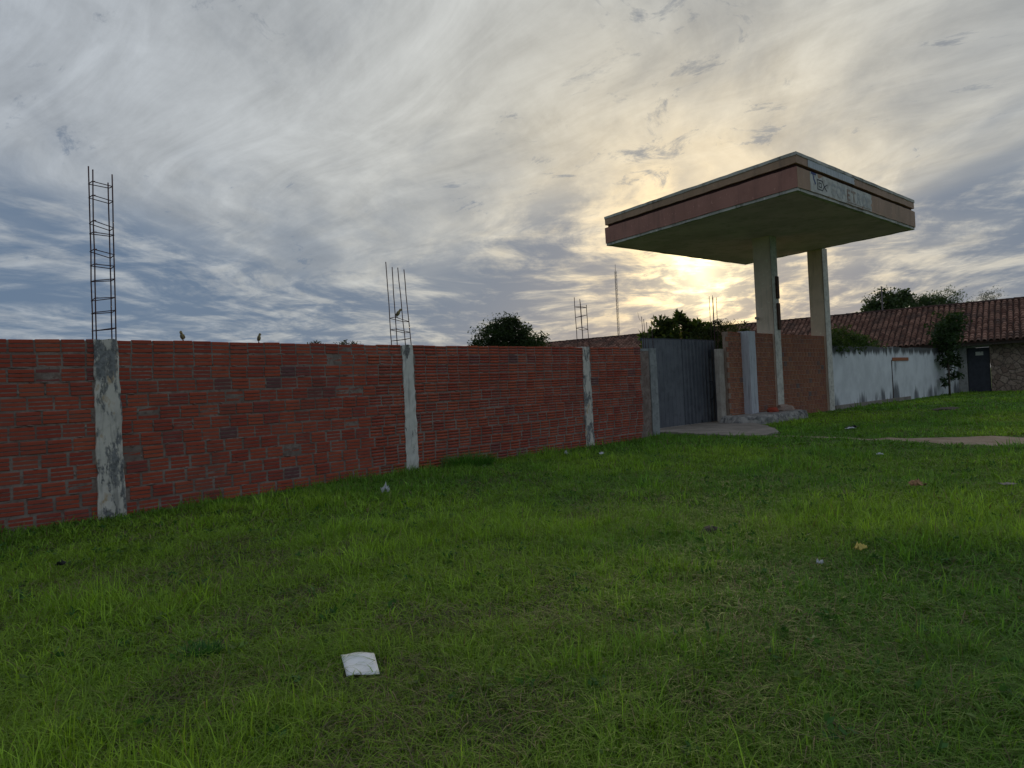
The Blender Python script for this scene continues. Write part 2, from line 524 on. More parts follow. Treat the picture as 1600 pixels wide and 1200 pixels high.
def box(name, x0, x1, y0, y1, z0, z1, mat, parent=None, bevel=0.0):
    bm = bmesh.new()
    add_box(bm, x0, x1, y0, y1, z0, z1)
    if bevel:
        bmesh.ops.bevel(bm, geom=bm.edges[:], offset=bevel, segments=2, affect='EDGES')
    return from_bm(name, bm, mat, parent)


def add_tube(bm, pts, radii, n=6):
    rings = []
    pts = [Vector(p) for p in pts]
    for i, p in enumerate(pts):
        a = pts[min(i + 1, len(pts) - 1)] - pts[max(i - 1, 0)]
        a.normalize()
        ref = Vector((0, 0, 1)) if abs(a.z) < 0.9 else Vector((1, 0, 0))
        e1 = a.cross(ref).normalized()
        e2 = a.cross(e1)
        r = radii[i] if isinstance(radii, (list, tuple)) else radii
        rings.append([bm.verts.new(p + r * (math.cos(k * 2 * math.pi / n) * e1 + math.sin(k * 2 * math.pi / n) * e2)) for k in range(n)])
    for a, b in zip(rings, rings[1:]):
        for k in range(n):
            bm.faces.new((a[k], a[(k + 1) % n], b[(k + 1) % n], b[k]))
    bm.faces.new(rings[0][::-1])
    bm.faces.new(rings[-1])


def tube(name, pts, r, mat, parent=None, n=6):
    bm = bmesh.new()
    add_tube(bm, pts, r, n)
    return from_bm(name, bm, mat, parent, smooth=True)


def prism(bm, poly, z0, z1):
    a = [bm.verts.new((x, y, z0)) for x, y in poly]
    b = [bm.verts.new((x, y, z1)) for x, y in poly]
    n = len(poly)
    bm.faces.new(a[::-1])
    bm.faces.new(b)
    for i in range(n):
        bm.faces.new((a[i], a[(i + 1) % n], b[(i + 1) % n], b[i]))


def mesh_np(name, V, faces_list, col=None, rnd=None):
    """faces_list: arrays (n,k) of vertex indices"""
    me = bpy.data.meshes.new(name)
    me.vertices.add(len(V))
    me.vertices.foreach_set('co', np.asarray(V, np.float32).ravel())
    idx = np.concatenate([f.ravel() for f in faces_list]).astype(np.int32)
    tot = np.concatenate([np.full(len(f), f.shape[1], np.int32) for f in faces_list])
    st = np.concatenate([[0], np.cumsum(tot)[:-1]]).astype(np.int32)
    me.loops.add(len(idx))
    me.loops.foreach_set('vertex_index', idx)
    me.polygons.add(len(tot))
    me.polygons.foreach_set('loop_start', st)
    me.update(calc_edges=True)
    if col is not None:
        a = me.attributes.new('Col', 'FLOAT_COLOR', 'POINT')
        c4 = np.ones((len(V), 4), np.float32)
        c4[:, :3] = col
        a.data.foreach_set('color', c4.ravel())
    if rnd is not None:
        a = me.attributes.new('rnd', 'FLOAT', 'POINT')
        a.data.foreach_set('value', np.asarray(rnd, np.float32))
    return me


def vnoise(x, y, freq, seed):
    r = np.random.RandomState(seed).rand(64, 64)
    x = np.asarray(x) * freq + 1000.3
    y = np.asarray(y) * freq + 1000.7
    xi, yi = np.floor(x).astype(int), np.floor(y).astype(int)
    fx, fy = x - xi, y - yi
    fx, fy = fx * fx * (3 - 2 * fx), fy * fy * (3 - 2 * fy)
    g = lambda a, b: r[a % 64, b % 64]
    return (g(xi, yi) * (1 - fx) + g(xi + 1, yi) * fx) * (1 - fy) + (g(xi, yi + 1) * (1 - fx) + g(xi + 1, yi + 1) * fx) * fy


def fbm(x, y, freq, seed, o=3):
    s, a, w = 0, 1.0, 0
    for i in range(o):
        s = s + a * vnoise(x, y, freq * 2 ** i, seed + i)
        w += a
        a *= 0.5
    return s / w


# ------------------------------------------------------------------ frontage frame (s along the wall, t out of it)
ORG = Vector((-5.1, 8.95, 0))
ANG = math.atan2(0.70076, 0.71339)
SD = Vector((math.cos(ANG), math.sin(ANG), 0))
TN = Vector((math.sin(ANG), -math.cos(ANG), 0))


def W(s, t, z=0.0):
    return ORG + SD * s + TN * t + Vector((0, 0, z))


def gz(x, y):
    x = np.asarray(x, float)
    y = np.asarray(y, float)
    s = (x - ORG.x) * SD.x + (y - ORG.y) * SD.y
    t = (x - ORG.x) * TN.x + (y - ORG.y) * TN.y
    fade = np.clip((t + 0.2) / 1.5, 0, 1) * np.clip((60 - np.hypot(x, y)) / 20, 0, 1)
    return fade * ((fbm(x, y, 0.45, 5, 3) - 0.5) * 0.14 + (vnoise(x, y, 2.6, 9) - 0.5) * 0.035)


# ------------------------------------------------------------------ ground
xs = np.concatenate([[-900, -300, -100, -40, -22], np.arange(-14, 46, 0.35), [55, 75, 120, 300, 900]])
ys = np.concatenate([[-300, -60, -15], np.arange(-4, 56, 0.35), [65, 90, 150, 400, 1200]])
gx, gy = np.meshgrid(xs, ys)
GV = np.stack([gx.ravel(), gy.ravel(), gz(gx.ravel(), gy.ravel())], 1)
ni, nj = len(ys), len(xs)
ii, jj = np.meshgrid(np.arange(ni - 1), np.arange(nj - 1), indexing='ij')
a = (ii * nj + jj).ravel()
gme = mesh_np('ground', GV, [np.stack([a, a + 1, a + nj + 1, a + nj], 1)])
struct(finish('ground', gme, 'ground', smooth=True))


def strip_sheet(name, centre, widths, mat, lift, seed, nw=9, sub=14):
    """a ragged dirt sheet along a centre line of (s, t) points, following the ground"""
    pts = [W(*c) for c in centre]
    V, F, rows = [], [], []
    rnd = random.Random(seed)
    k = 0
    for i in range(len(pts) - 1):
        for j in range(sub + (i == len(pts) - 2)):
            f = j / sub
            p = pts[i].lerp(pts[i + 1], f)
            w = widths[i] * (1 - f) + widths[i + 1] * f
            dd = (pts[i + 1] - pts[i]).normalized()
            nn = Vector((dd.y, -dd.x, 0))
            wl = w * (0.5 + 0.55 * (float(vnoise(k * 0.31, seed, 1.0, 3)) - 0.5)) + rnd.uniform(-.04, .04)
            wr = w * (0.5 + 0.55 * (float(vnoise(k * 0.31, seed + 20, 1.0, 4)) - 0.5)) + rnd.uniform(-.04, .04)
            for q in range(nw):
                e = q / (nw - 1)
                r = p + nn * (-wl + (wl + wr) * e)
                V.append((r.x, r.y, float(gz(r.x, r.y)) + lift * (1.0 if 0 < q < nw - 1 else -1.5)))
            rows.append(k * nw)
            k += 1
    for a_, b_ in zip(rows, rows[1:]):
        for q in range(nw - 1):
            F.append((a_ + q, a_ + q + 1, b_ + q + 1, b_ + q))
    me = bpy.data.meshes.new(name)
    me.from_pydata(V, [], F)
    return struct(finish(name, me, mat, smooth=True))


PATH = [(12.9, 2.0), (12.55, 3.3), (12.45, 4.6), (12.6, 5.6), (12.6, 6.6), (12.75, 7.8), (13.0, 9.5), (13.2, 12.0)]
PATHW = [0.35, 0.16, 0.30, 0.9, 2.0, 2.3, 2.4, 2.5]
strip_sheet('dirt_path', PATH, PATHW, 'dirt', 0.018, 2)

APRON = [(13.1, -1.9), (18.0, -1.9), (17.2, -0.7), (16.4, 0.5), (15.0, 1.5), (13.7, 2.35), (12.5, 2.4), (12.5, 1.6), (12.75, 0.7), (13.25, -0.4)]
bm = bmesh.new()
ap = []
rr = random.Random(4)
for i in range(len(APRON)):
    p0, p1 = APRON[i], APRON[(i + 1) % len(APRON)]
    for k in range(5):
        f = k / 5
        q = (p0[0] * (1 - f) + p1[0] * f + (rr.uniform(-.06, .06) if i > 1 else 0), p0[1] * (1 - f) + p1[1] * f + (rr.uniform(-.06, .06) if i > 1 else 0))
        w = W(*q)
        ap.append((w.x, w.y))
prism(bm, ap, -0.08, 0.075)
struct(from_bm('concrete_apron', bm, 'concrete'))

# ------------------------------------------------------------------ the long brick wall
WH = 2.25
WALL = [(-5.5, 0.25), (0.0, 0.0), (4.88, 0.30), (9.82, 0.30), (11.8, 0.20)]      # local x = s, y = -t
wall = thing('brick_wall', 'long red hollow-brick boundary wall with three whitewashed concrete pillars', 'brick wall', ORG, ANG)


def wall_pt(s):
    for (a0, b0), (a1, b1) in zip(WALL, WALL[1:]):
        if s <= a1 or (a1, b1) == WALL[-1]:
            f = (s - a0) / (a1 - a0)
            return b0 + (b1 - b0) * f, math.atan2(b1 - b0, a1 - a0)


def core_mesh(line, z0, z1, y_off, thick, parent, mat, name='mortar'):
    bm = bmesh.new()
    poly = [(x, y + y_off) for x, y in line] + [(x, y + y_off + thick) for x, y in reversed(line)]
    prism(bm, poly, z0, z1)
    return from_bm(name, bm, mat, parent)


core_mesh(WALL, -0.3, WH - 0.012, 0.007, 0.13, wall, 'mortar', 'mortar_core')


def brick_mesh(seed, L=1.0, H=1.0, D=0.05, jit=True):
    """hollow brick face: three bands and two grooves, unit length and height"""
    r = random.Random(seed)
    g = 0.50                                     # groove depth share of D
    zs = [(-.5, .12), (-.46, 0), (-.222, 0), (-.208, g), (-.132, g), (-.118, 0), (.118, 0), (.132, g), (.208, g), (.222, 0), (.46, 0), (.5, .12)]
    V, F = [], []
    for side in (0, 1):
        for z, y in zs:
            V.append((L * ((side - .5) + (r.uniform(-.012, .012) if jit else 0)), y * D + (r.uniform(-.0015, .0015) if jit else 0), z * H))
        V.append((L * (side - .5), D, .5 * H))
        V.append((L * (side - .5), D, -.5 * H))
    n = len(zs) + 2
    for i in range(n - 1):
        F.append((i, n + i, n + i + 1, i + 1))
    F.append(tuple(range(n - 2, n)) + tuple(range(0, n - 2)))
    F.append(tuple(n + k for k in reversed(range(n))))
    me = bpy.data.meshes.new('brick')
    me.from_pydata(V, [], F)
    return me, V, F


NC = 13
CH = WH / NC
BL = 0.262
PILLARS = [(0.0, 0.31), (4.88, 0.25), (9.82, 0.25)]
rb = random.Random(7)
slots = []
for c in range(NC):
    z0 = c * CH
    top = c == NC - 1
    x = WALL[0][0] + (0.5 * BL if c % 2 else 0) + rb.uniform(-.05, .05)
    joint = 0.022 if c > 4 else 0.036            # wider upright joints low down
    while x < WALL[-1][0] - 0.1:
        L = BL + rb.uniform(-.012, .012) + (0.016 if c <= 4 else 0)
        x1 = min(x + L, WALL[-1][0])
        a0, a1 = x + joint / 2, x1 - joint / 2
        # cut bricks at the pillars
        cut = False
        for pc, pw in PILLARS:
            l, r_ = pc - pw / 2 + 0.02, pc + pw / 2 - 0.02
            if a0 < r_ and a1 > l:
                if a0 < l - 0.05:
                    a1 = l
                elif a1 > r_ + 0.05:
                    a0 = r_
                else:
                    cut = True
        if not cut and a1 - a0 > 0.04:
            zh = CH - (0.022 if not top else 0.014) - rb.uniform(-.004, .010)
            zc_ = z0 + CH / 2 + 0.004 * math.sin(x * 1.7 + c * 1.3) + 0.010 * math.sin(x * .6 + c * .5) * (1 - c / NC)
            if top:
                zc_ = z0 + CH / 2 + 0.004 + rb.uniform(-.007, .006)
            slots.append(((a0 + a1) / 2, a1 - a0, zc_, zh, rb.uniform(-.006, .007), rb.uniform(-.013, .013)))
        x = x1
vis = [q for q in slots if q[0] > -2.2]
hid = [q for q in slots if q[0] <= -2.2]
vis.sort(key=lambda q: abs(q[0] + 0.4))
singles, rest = vis[:300], vis[300:] + hid
variants = [brick_mesh(40 + k)[0] for k in range(6)]
for me in variants:
    me.materials.append(MT['brick'])
for k, (sx, L, zc_, zh, yo, tl) in enumerate(singles):
    y, a = wall_pt(sx)
    o = bpy.data.objects.new('brick', variants[k % 6])
    COL.objects.link(o)
    o.parent = wall
    o.location = (sx, y + yo, zc_)
    o.rotation_euler = (0, tl, a)
    o.scale = (L, 1, zh)


def joined_bricks(name, slots_, ptf, mat, parent, seed):
    _, V0, F0 = brick_mesh(seed, jit=False)
    V0 = np.array(V0)
    n = len(V0)
    quads = np.array([f for f in F0 if len(f) == 4])
    caps = np.array([f for f in F0 if len(f) != 4])
    VV, Q, C, R = [], [], [], []
    rs = np.random.RandomState(seed)
    for i, (sx, L, zc_, zh, yo, tl) in enumerate(slots_):
        y, a = ptf(sx)
        P = V0 * np.array([L, 1, zh])
        ca, sa = math.cos(a), math.sin(a)
        P = np.stack([P[:, 0] * ca - P[:, 1] * sa + sx, P[:, 0] * sa + P[:, 1] * ca + y + yo, P[:, 2] + zc_ - P[:, 0] * tl], 1)
        VV.append(P)
        Q.append(quads + i * n)
        C.append(caps + i * n)
        R.append(np.full(n, rs.rand()))
    me = mesh_np(name, np.concatenate(VV), [np.concatenate(Q), np.concatenate(C)], rnd=np.concatenate(R))
    return stuff(finish(name, me, mat, parent))


joined_bricks('brick_field', rest, wall_pt, 'brick_s', wall, 11)


rq = np.random.RandomState(19)
VV, QQ, off = [], [], 0
cand = [q for q in slots if q[0] > -3]
for i in rq.choice(len(cand), 420):
    sx, L, zc_, zh, yo, tl = cand[i]
    vert = rq.rand() < .3
    px = sx + (L / 2 + .012 if vert else rq.uniform(-.5, .5) * L)
    pz = zc_ + (rq.uniform(-.4, .4) * zh if vert else -zh / 2 - .008)
    y, _a = wall_pt(px)
    w_, h_ = (rq.uniform(.008, .02), rq.uniform(.02, .06)) if vert else (rq.uniform(.02, .09), rq.uniform(.007, .018))
    n_ = 8
    a_ = np.arange(n_) * 2 * np.pi / n_
    rad = rq.uniform(.6, 1.2, n_)
    outer = np.stack([px + w_ * np.cos(a_) * rad, np.full(n_, y + .008), pz + h_ * np.sin(a_) * rad], 1)
    inner = np.stack([px + w_ * .55 * np.cos(a_) * rad, np.full(n_, y - rq.uniform(.002, .007)) + rq.uniform(-.002, .002, n_), pz + h_ * .5 * np.sin(a_) * rad], 1)
    tip_ = np.array([[px, y - .008, pz]])
    VV.append(np.concatenate([outer, inner, tip_]))
    k_ = np.arange(n_)
    QQ.append(np.concatenate([np.stack([k_, (k_ + 1) % n_, n_ + (k_ + 1) % n_], 1), np.stack([k_, n_ + (k_ + 1) % n_, n_ + k_], 1), np.stack([n_ + k_, n_ + (k_ + 1) % n_, np.full(n_, 2 * n_)], 1)]) + off)
    off += 2 * n_ + 1
stuff(finish('mortar_smear', mesh_np('mortar_smear', np.concatenate(VV), [np.concatenate(QQ)]), 'mortar', wall, smooth=True))


def pillar_mesh(w0, w1, h, proud, depth, seed, z0=-0.15):
    """concrete pillar face, ragged edges, wider (w1) at its foot"""
    r = random.Random(seed)
    nz, nx = 26, 5
    bm = bmesh.new()
    grid = []
    for i in range(nz + 1):
        f = i / nz
        z = z0 + (h - z0) * f
        w = w1 + (w0 - w1) * f
        el, er = r.uniform(-.012, .012), r.uniform(-.012, .012)
        row = []
        for j in range(nx + 1):
            e = j / nx
            x = (-w / 2 + el) * (1 - e) + (w / 2 + er) * e
            row.append(bm.verts.new((x, -proud + r.uniform(-.005, .005) + (0.012 if j in (0, nx) else 0), z + (r.uniform(-.012, .008) if i == nz else 0))))
        grid.append(row)
    for i in range(nz):
        for j in range(nx):
            bm.faces.new((grid[i][j], grid[i][j + 1], grid[i + 1][j + 1], grid[i + 1][j]))
    border = [grid[0][j] for j in range(nx + 1)] + [grid[i][nx] for i in range(1, nz + 1)] + [grid[nz][j] for j in range(nx - 1, -1, -1)] + [grid[i][0] for i in range(nz - 1, 0, -1)]
    back = [bm.verts.new((v.co.x, depth, v.co.z)) for v in border]
    n = len(border)
    for k in range(n):
        bm.faces.new((border[k], border[(k + 1) % n], back[(k + 1) % n], back[k]))
    bm.faces.new(back[::-1])
    return bm


def cage(parent, cx, cy, z0, tops, hx, hy, levels, seed, r=0.0082, lean=(0, 0), splay=0.0):
    rd = random.Random(seed)
    cs = [(-hx, -hy), (hx, -hy), (hx, hy), (-hx, hy)]

    def at(k, z):
        f = z - z0
        return (cx + cs[k][0] * (1 - splay * f) + lean[0] * f, cy + cs[k][1] + lean[1] * f, z)
    for k in range(4):
        pts = [at(k, z0 - 0.1)]
        for q in range(1, 7):
            z = z0 + (tops[k] - z0) * q / 6
            x, y, _ = at(k, z)
            pts.append((x + rd.uniform(-.004, .004), y + rd.uniform(-.004, .004), z))
        tube('rebar', pts, r, 'rust', parent, 6)
    for z in levels:
        tl = [rd.uniform(-.02, .02) for _ in range(4)]
        tilt = rd.uniform(-.05, .05)
        pts = []
        for k in (0, 1, 2, 3, 0):
            x, y, zz = at(k, z + (tilt if k in (1, 2) else 0) + tl[k] * 0.6)
            pts.append((x + (0.007 if cs[k][0] > 0 else -0.007), y, zz))
        x, y, zz = pts[0]
        pts.append((x + 0.04, y + 0.02, zz + 0.01))
        bm = bmesh.new()
        for p_, q_ in zip(pts, pts[1:]):
            add_tube(bm, [p_, q_], r * 0.75, 5)
        from_bm('stirrup', bm, 'rust', parent)


pspec = [
    (0.0, 0.27, 0.33, 'pillar', dict(cx=0.02, cy=0.10, z0=2.25, tops=(4.40, 4.38, 4.31, 4.48), hx=0.112, hy=0.075,
     levels=(2.36, 2.58, 2.76, 2.99, 3.21, 3.38, 3.60, 3.74, 4.08, 4.24), seed=3, lean=(0.018, 0.0))),
    (4.88, 0.215, 0.275, 'pillar_clean', dict(cx=-0.045, cy=0.10, z0=2.25, tops=(3.62, 3.60, 3.66, 3.74), hx=0.15, hy=0.085,
     levels=(2.34, 2.53, 2.73), seed=5, lean=(-0.045, 0.0), splay=0.12)),
    (9.82, 0.22, 0.30, 'pillar', dict(cx=0.05, cy=0.10, z0=2.25, tops=(3.34, 3.22, 3.30, 3.40), hx=0.10, hy=0.085,
     levels=(2.42, 2.70, 2.95, 3.18), seed=6, lean=(-0.03, 0.0))),
]
for k, (sx, w0, w1, mt, cg) in enumerate(pspec):
    y, a = wall_pt(sx + 0.01)
    pil = from_bm('pillar', pillar_mesh(w0, w1, WH + 0.005, 0.028, 0.20, 20 + k), mt, wall, (sx, y, 0), a * 0.6)
    cage(pil, **cg)

# end of wall: grey concrete gate post with stub bars
gp = thing('gate_post', 'square grey concrete post with rusty bars left of the metal gate', 'post', W(12.9, -0.74), ANG)
bm = bmesh.new()
add_box(bm, -.15, .15, -.15, .15, -.2, 2.27)
bmesh.ops.subdivide_edges(bm, edges=bm.edges[:], cuts=4, use_grid_fill=True)
rr = random.Random(9)
for v in bm.verts:
    v.co += Vector((rr.uniform(-.008, .008), rr.uniform(-.008, .008), 0))
from_bm('shaft', bm, 'grey_post', gp)
for k, (x, y, h) in enumerate(((-.11, -.1, 2.95), (-.03, .1, 3.12), (.06, .1, 3.06), (.12, -.09, 2.92))):
    tube('rebar', [(x, y, 2.2), (x - .01, y, (2.2 + h) / 2), (x - .02, y + .01, h)], 0.008, 'rust', gp)
tube('tie_wire', [(-.12, .1, 3.0), (-.17, .12, 3.1), (-.22, .1, 3.22)], 0.004, 'rust', gp)
# short return wall between wall end and post
rw = thing('return_wall', 'short brick stub joining the red wall end to the grey gate post', 'wall', W(11.8, -0.2), ANG)
box('mortar_core', 0.0, 0.95, 0.42, 0.55, -.2, 2.2, 'mortar', rw)
bm = bmesh.new()
box('plaster_cap', 0.0, 0.95, 0.41, 0.56, 2.2, 2.26, 'grey_post', rw)
bm.free()

# ------------------------------------------------------------------ the metal gate
gate = thing('metal_gate', 'dark grey corrugated metal double gate set back from the brick wall', 'gate', W(13.75, -1.5), ANG)


def corrugated(x0, x1, z0, z1, pitch, depth, rib):
    bm = bmesh.new()
    xs_ = []
    x = x0
    while x < x1 - 0.01:
        for fx, yy in ((0, 0), (pitch - rib, 0), (pitch - rib * 0.78, -depth), (pitch - rib * 0.22, -depth)):
            if x + fx < x1:
                xs_.append((x + fx, yy))
        x += pitch
    xs_.append((x1, 0))
    lo = [bm.verts.new((x, y, z0)) for x, y in xs_]
    hi = [bm.verts.new((x, y, z1)) for x, y in xs_]
    for i in range(len(xs_) - 1):
        bm.faces.new((lo[i], lo[i + 1], hi[i + 1], hi[i]))
    res_ = bmesh.ops.extrude_face_region(bm, geom=bm.faces[:])
    for v in [g for g in res_['geom'] if isinstance(g, bmesh.types.BMVert)]:
        v.co.y += 0.004
    return bm


ll = from_bm('gate_leaf', corrugated(0.0, 1.98, 0.07, 2.60, 0.20, 0.010, 0.05), 'gate', gate)
rl = from_bm('gate_leaf', corrugated(2.02, 3.86, 0.07, 2.60, 0.20, 0.05, 0.07), 'gate', gate)
for lf, a0, a1 in ((ll, 0.0, 1.985), (rl, 2.005, 3.86)):
    box('top_rail', a0, a1, 0.006, 0.06, 2.56, 2.635, 'gate_dark', lf)
    box('bottom_rail', a0, a1, 0.006, 0.06, 0.05, 0.12, 'gate_dark', lf)
    box('mid_rail', a0, a1, 0.006, 0.05, 1.3, 1.36, 'gate_dark', lf)
box('seam_backing', 1.93, 2.07, 0.008, 0.05, 0.12, 2.56, 'gate_dark', rl)  # added dark strip that stops light showing through the seam between leaves
box('edge_stile', 3.83, 3.90, -0.04, 0.02, 0.05, 2.62, 'gate_dark', rl)
tube('handle', [(3.40, -.04, 0.78), (3.44, -.13, 0.80), (3.45, -.15, 0.98), (3.45, -.15, 1.16), (3.44, -.13, 1.32), (3.40, -.04, 1.34)], 0.024, 'gate_dark', rl, 8)
box('hinge', 3.46, 3.62, -0.11, -0.045, 2.05, 2.32, 'gate_dark', rl, 0.01)
for k, x in enumerate((2.9, 3.55)):
    bm = bmesh.new()
    bmesh.ops.create_cone(bm, cap_ends=True, segments=14, radius1=0.05, radius2=0.05, depth=0.03, matrix=Matrix.Translation((x, -0.01, 0.125 - .0)) @ Matrix.Rotation(math.pi / 2, 4, 'X'))
    from_bm('wheel', bm, 'gate_dark', gate)
box('floor_track', -0.1, 3.95, -0.05, 0.03, 0.06, 0.082, 'beige_post', gate)

jp = thing('gate_jamb', 'narrow beige plastered post at the handle side of the metal gate', 'post', W(16.98, -1.0), ANG)
bm = bmesh.new()
add_box(bm, -.16, .13, -.10, .06, -.2, 2.30)
bmesh.ops.subdivide_edges(bm, edges=bm.edges[:], cuts=5, use_grid_fill=True)
for v in bm.verts:
    v.co += Vector((rr.uniform(-.010, .010), rr.uniform(-.010, .010), rr.uniform(-.006, .006)))
from_bm('shaft', bm, 'beige_post', jp)
tube('rebar', [(-.03, 0, 2.28), (-.02, 0, 2.40)], 0.01, 'rust', jp)

# ------------------------------------------------------------------ brick screen under the canopy
sw = thing('station_wall', 'tall brown brick screen wall with white pillar under the canopy', 'brick wall', W(17.15, -0.8), ANG)
SWL = [(0.0, 0.0), (7.35, 0.0)]
SH = 2.83
core_mesh(SWL, -0.3, SH - 0.01, 0.012, 0.13, sw, 'mortar_t', 'mortar_core')
slots2 = []
nc2 = 18
ch2 = SH / nc2
for c in range(nc2):
    x = -0.02 + (0.12 if c % 2 else 0)
    while x < 7.33:
        L = 0.25 + rb.uniform(-.01, .01)
        a0, a1 = max(x + 0.008, 0.0), min(x + L - 0.008, 7.35)
        if a1 - a0 > 0.05:
            slots2.append(((a0 + a1) / 2, a1 - a0, (c + .5) * ch2, ch2 - .022, rb.uniform(-.003, .004), rb.uniform(-.004, .004)))
        x += L
joined_bricks('brick_field', slots2, lambda s: (0.0, 0.0), 'brick_t', sw, 23)
bm = bmesh.new()
add_box(bm, 0.90, 1.33, -0.25, 0.16, -.1, SH + .01)
bmesh.ops.subdivide_edges(bm, edges=bm.edges[:], cuts=6, use_grid_fill=True)
for v in bm.verts:
    v.co += Vector((rr.uniform(-.007, .007), rr.uniform(-.007, .007), rr.uniform(-.004, .004)))
from_bm('pillar', bm, 'white_pillar', sw)

# ------------------------------------------------------------------ fuel station canopy
cp = thing('station_canopy', 'abandoned fuel station canopy on two concrete columns with faded lettering', 'canopy', W(20.5, -0.8), ANG)
CO = (20.5, -0.8)
ZC = 6.09


def lc(s, t):
    return (s - CO[0], -(t - CO[1]))


K = (ZC - EYE) / (6.0 - EYE)
cw = [Vector(c) * K for c in ((3.37, 23.55), (7.35, 17.67), (13.41, 23.27), (9.56, 28.73))]        # left, front, right, back


def to_lc(v):
    r = Vector((v.x - ORG.x, v.y - ORG.y, 0))
    return lc(r.dot(SD), r.dot(TN))


Q = [Vector(to_lc(v)) for v in cw]
Q[2].x += 0.15
Q[3].x += 0.25


def inset(dist):
    """offset the quad outward (+) / inward (-)"""
    c = sum(Q, Vector((0, 0))) / 4
    n = 4
    lines = []
    for i in range(n):
        a_, b_ = Q[i], Q[(i + 1) % n]
        e = (b_ - a_).normalized()
        nn = Vector((e.y, -e.x))
        if nn.dot((a_ + b_) / 2 - c) < 0:
            nn = -nn
        lines.append((a_ + nn * dist, e))
    out = []
    for i in range(n):
        (p1, e1), (p2, e2) = lines[i - 1], lines[i]
        k = (p2 - p1).cross(e2) / e1.cross(e2)
        out.append(p1 + e1 * k)
    return out


def ring(bm, off_o, off_i, z0, z1, sides=(0, 1, 2, 3), mi=None):
    o_, i_ = inset(off_o), inset(off_i)
    for s_ in sides:
        a_, b_, c_, d_ = o_[s_], o_[(s_ + 1) % 4], i_[(s_ + 1) % 4], i_[s_]
        lo = [bm.verts.new((p.x, p.y, z0)) for p in (a_, b_, c_, d_)]
        hi = [bm.verts.new((p.x, p.y, z1)) for p in (a_, b_, c_, d_)]
        fs = [bm.faces.new(lo[::-1]), bm.faces.new(hi)]
        for k in range(4):
            fs.append(bm.faces.new((lo[k], lo[(k + 1) % 4], hi[(k + 1) % 4], hi[k])))
        for f in fs:
            f.material_index = (mi or {}).get(s_, 0)
        le = [e for e in {e for f in fs for e in f.edges} if e.calc_length() > 3]
        bmesh.ops.subdivide_edges(bm, edges=le, cuts=26)
    rj = random.Random(int(z0 * 1000))
    for v in bm.verts:
        v.co += Vector((rj.uniform(-.006, .006), rj.uniform(-.006, .006), rj.uniform(-.007, .007)))


bm = bmesh.new()
prism(bm, [(p.x, p.y) for p in inset(-0.09)], ZC + 0.015, ZC + 0.92)
from_bm('slab', bm, 'soffit', cp)
side_m = {0: 0, 1: 1, 2: 1, 3: 0}                 # side 0 left-front (red), side 1 right-front (tan)
bm = bmesh.new()
ring(bm, 0.0, -0.12, ZC, ZC + 0.075)
from_bm('bottom_lip', bm, 'trim', cp)
bm = bmesh.new()
ring(bm, 0.025, -0.085, ZC + 0.077, ZC + 0.60, mi=side_m)
from_bm('lower_band', bm, ['fascia_red', 'fascia_tan'], cp)
bm = bmesh.new()
ring(bm, -0.06, -0.088, ZC + 0.602, ZC + 0.70)
from_bm('groove', bm, 'groove', cp)
bm = bmesh.new()
ring(bm, 0.012, -0.087, ZC + 0.702, ZC + 0.90, mi=side_m)
from_bm('upper_band', bm, ['fascia_tan', 'fascia_tan'], cp)
bm = bmesh.new()
ring(bm, 0.03, -0.3, ZC + 0.902, ZC + 0.985)
from_bm('top_trim', bm, 'trim', cp)

# sign: white field and letters on the right-front face (from Q[1] to Q[2])
oq = inset(0.025)
A0, A1 = oq[1], oq[2]
ex = (A1 - A0).normalized()
ey = Vector((ex.y, -ex.x))                        # outward
if ey.dot(A0 - (Q[0] + Q[3]) / 2) < 0:
    ey = -ey
LEN = (A1 - A0).length


def on_face(u, off):
    p = A0 + ex * u + ey * off
    return p


def face_plate(name, u0, u1, z0, z1, th, mat, parent, base=0.0, jag=None, seed=0):
    bm = bmesh.new()
    rd = random.Random(seed)
    pts = [(u0, z0)]
    N = 14
    pts += [(u0 + (u1 - u0) * k / N, z0 + (rd.uniform(0, jag[0]) if jag else 0)) for k in range(1, N)]
    pts += [(u1, z0)]
    pts += [(u1 + (rd.uniform(-jag[1], jag[1]) if jag else 0), z0 + (z1 - z0) * k / 8) for k in range(1, 8)]
    pts += [(u1, z1), (u0, z1)]
    fr = [on_face(u, base + th) for u, z in pts]
    bk = [on_face(u, base + 0.0005) for u, z in pts]
    a_ = [bm.verts.new((p.x, p.y, z)) for p, (u, z) in zip(fr, pts)]
    b_ = [bm.verts.new((p.x, p.y, z)) for p, (u, z) in zip(bk, pts)]
    n = len(pts)
    bm.faces.new(a_)
    bm.faces.new(b_[::-1])
    for k in range(n):
        bm.faces.new((a_[k], a_[(k + 1) % n], b_[(k + 1) % n], b_[k]))
    return from_bm(name, bm, mat, parent)


U0, U1 = 0.085 * LEN, 0.56 * LEN
sp = face_plate('sign_panel', U0, U1, ZC + 0.082, ZC + 0.596, 0.004, 'sign_white', cp, 0.0, (0.02, 0.08), 3)
face_plate('upper_sign_patch', 0.078 * LEN, 0.425 * LEN, ZC + 0.708, ZC + 0.898, 0.004, 'white_pillar', cp, -0.010, (0.0, 0.03), 5)


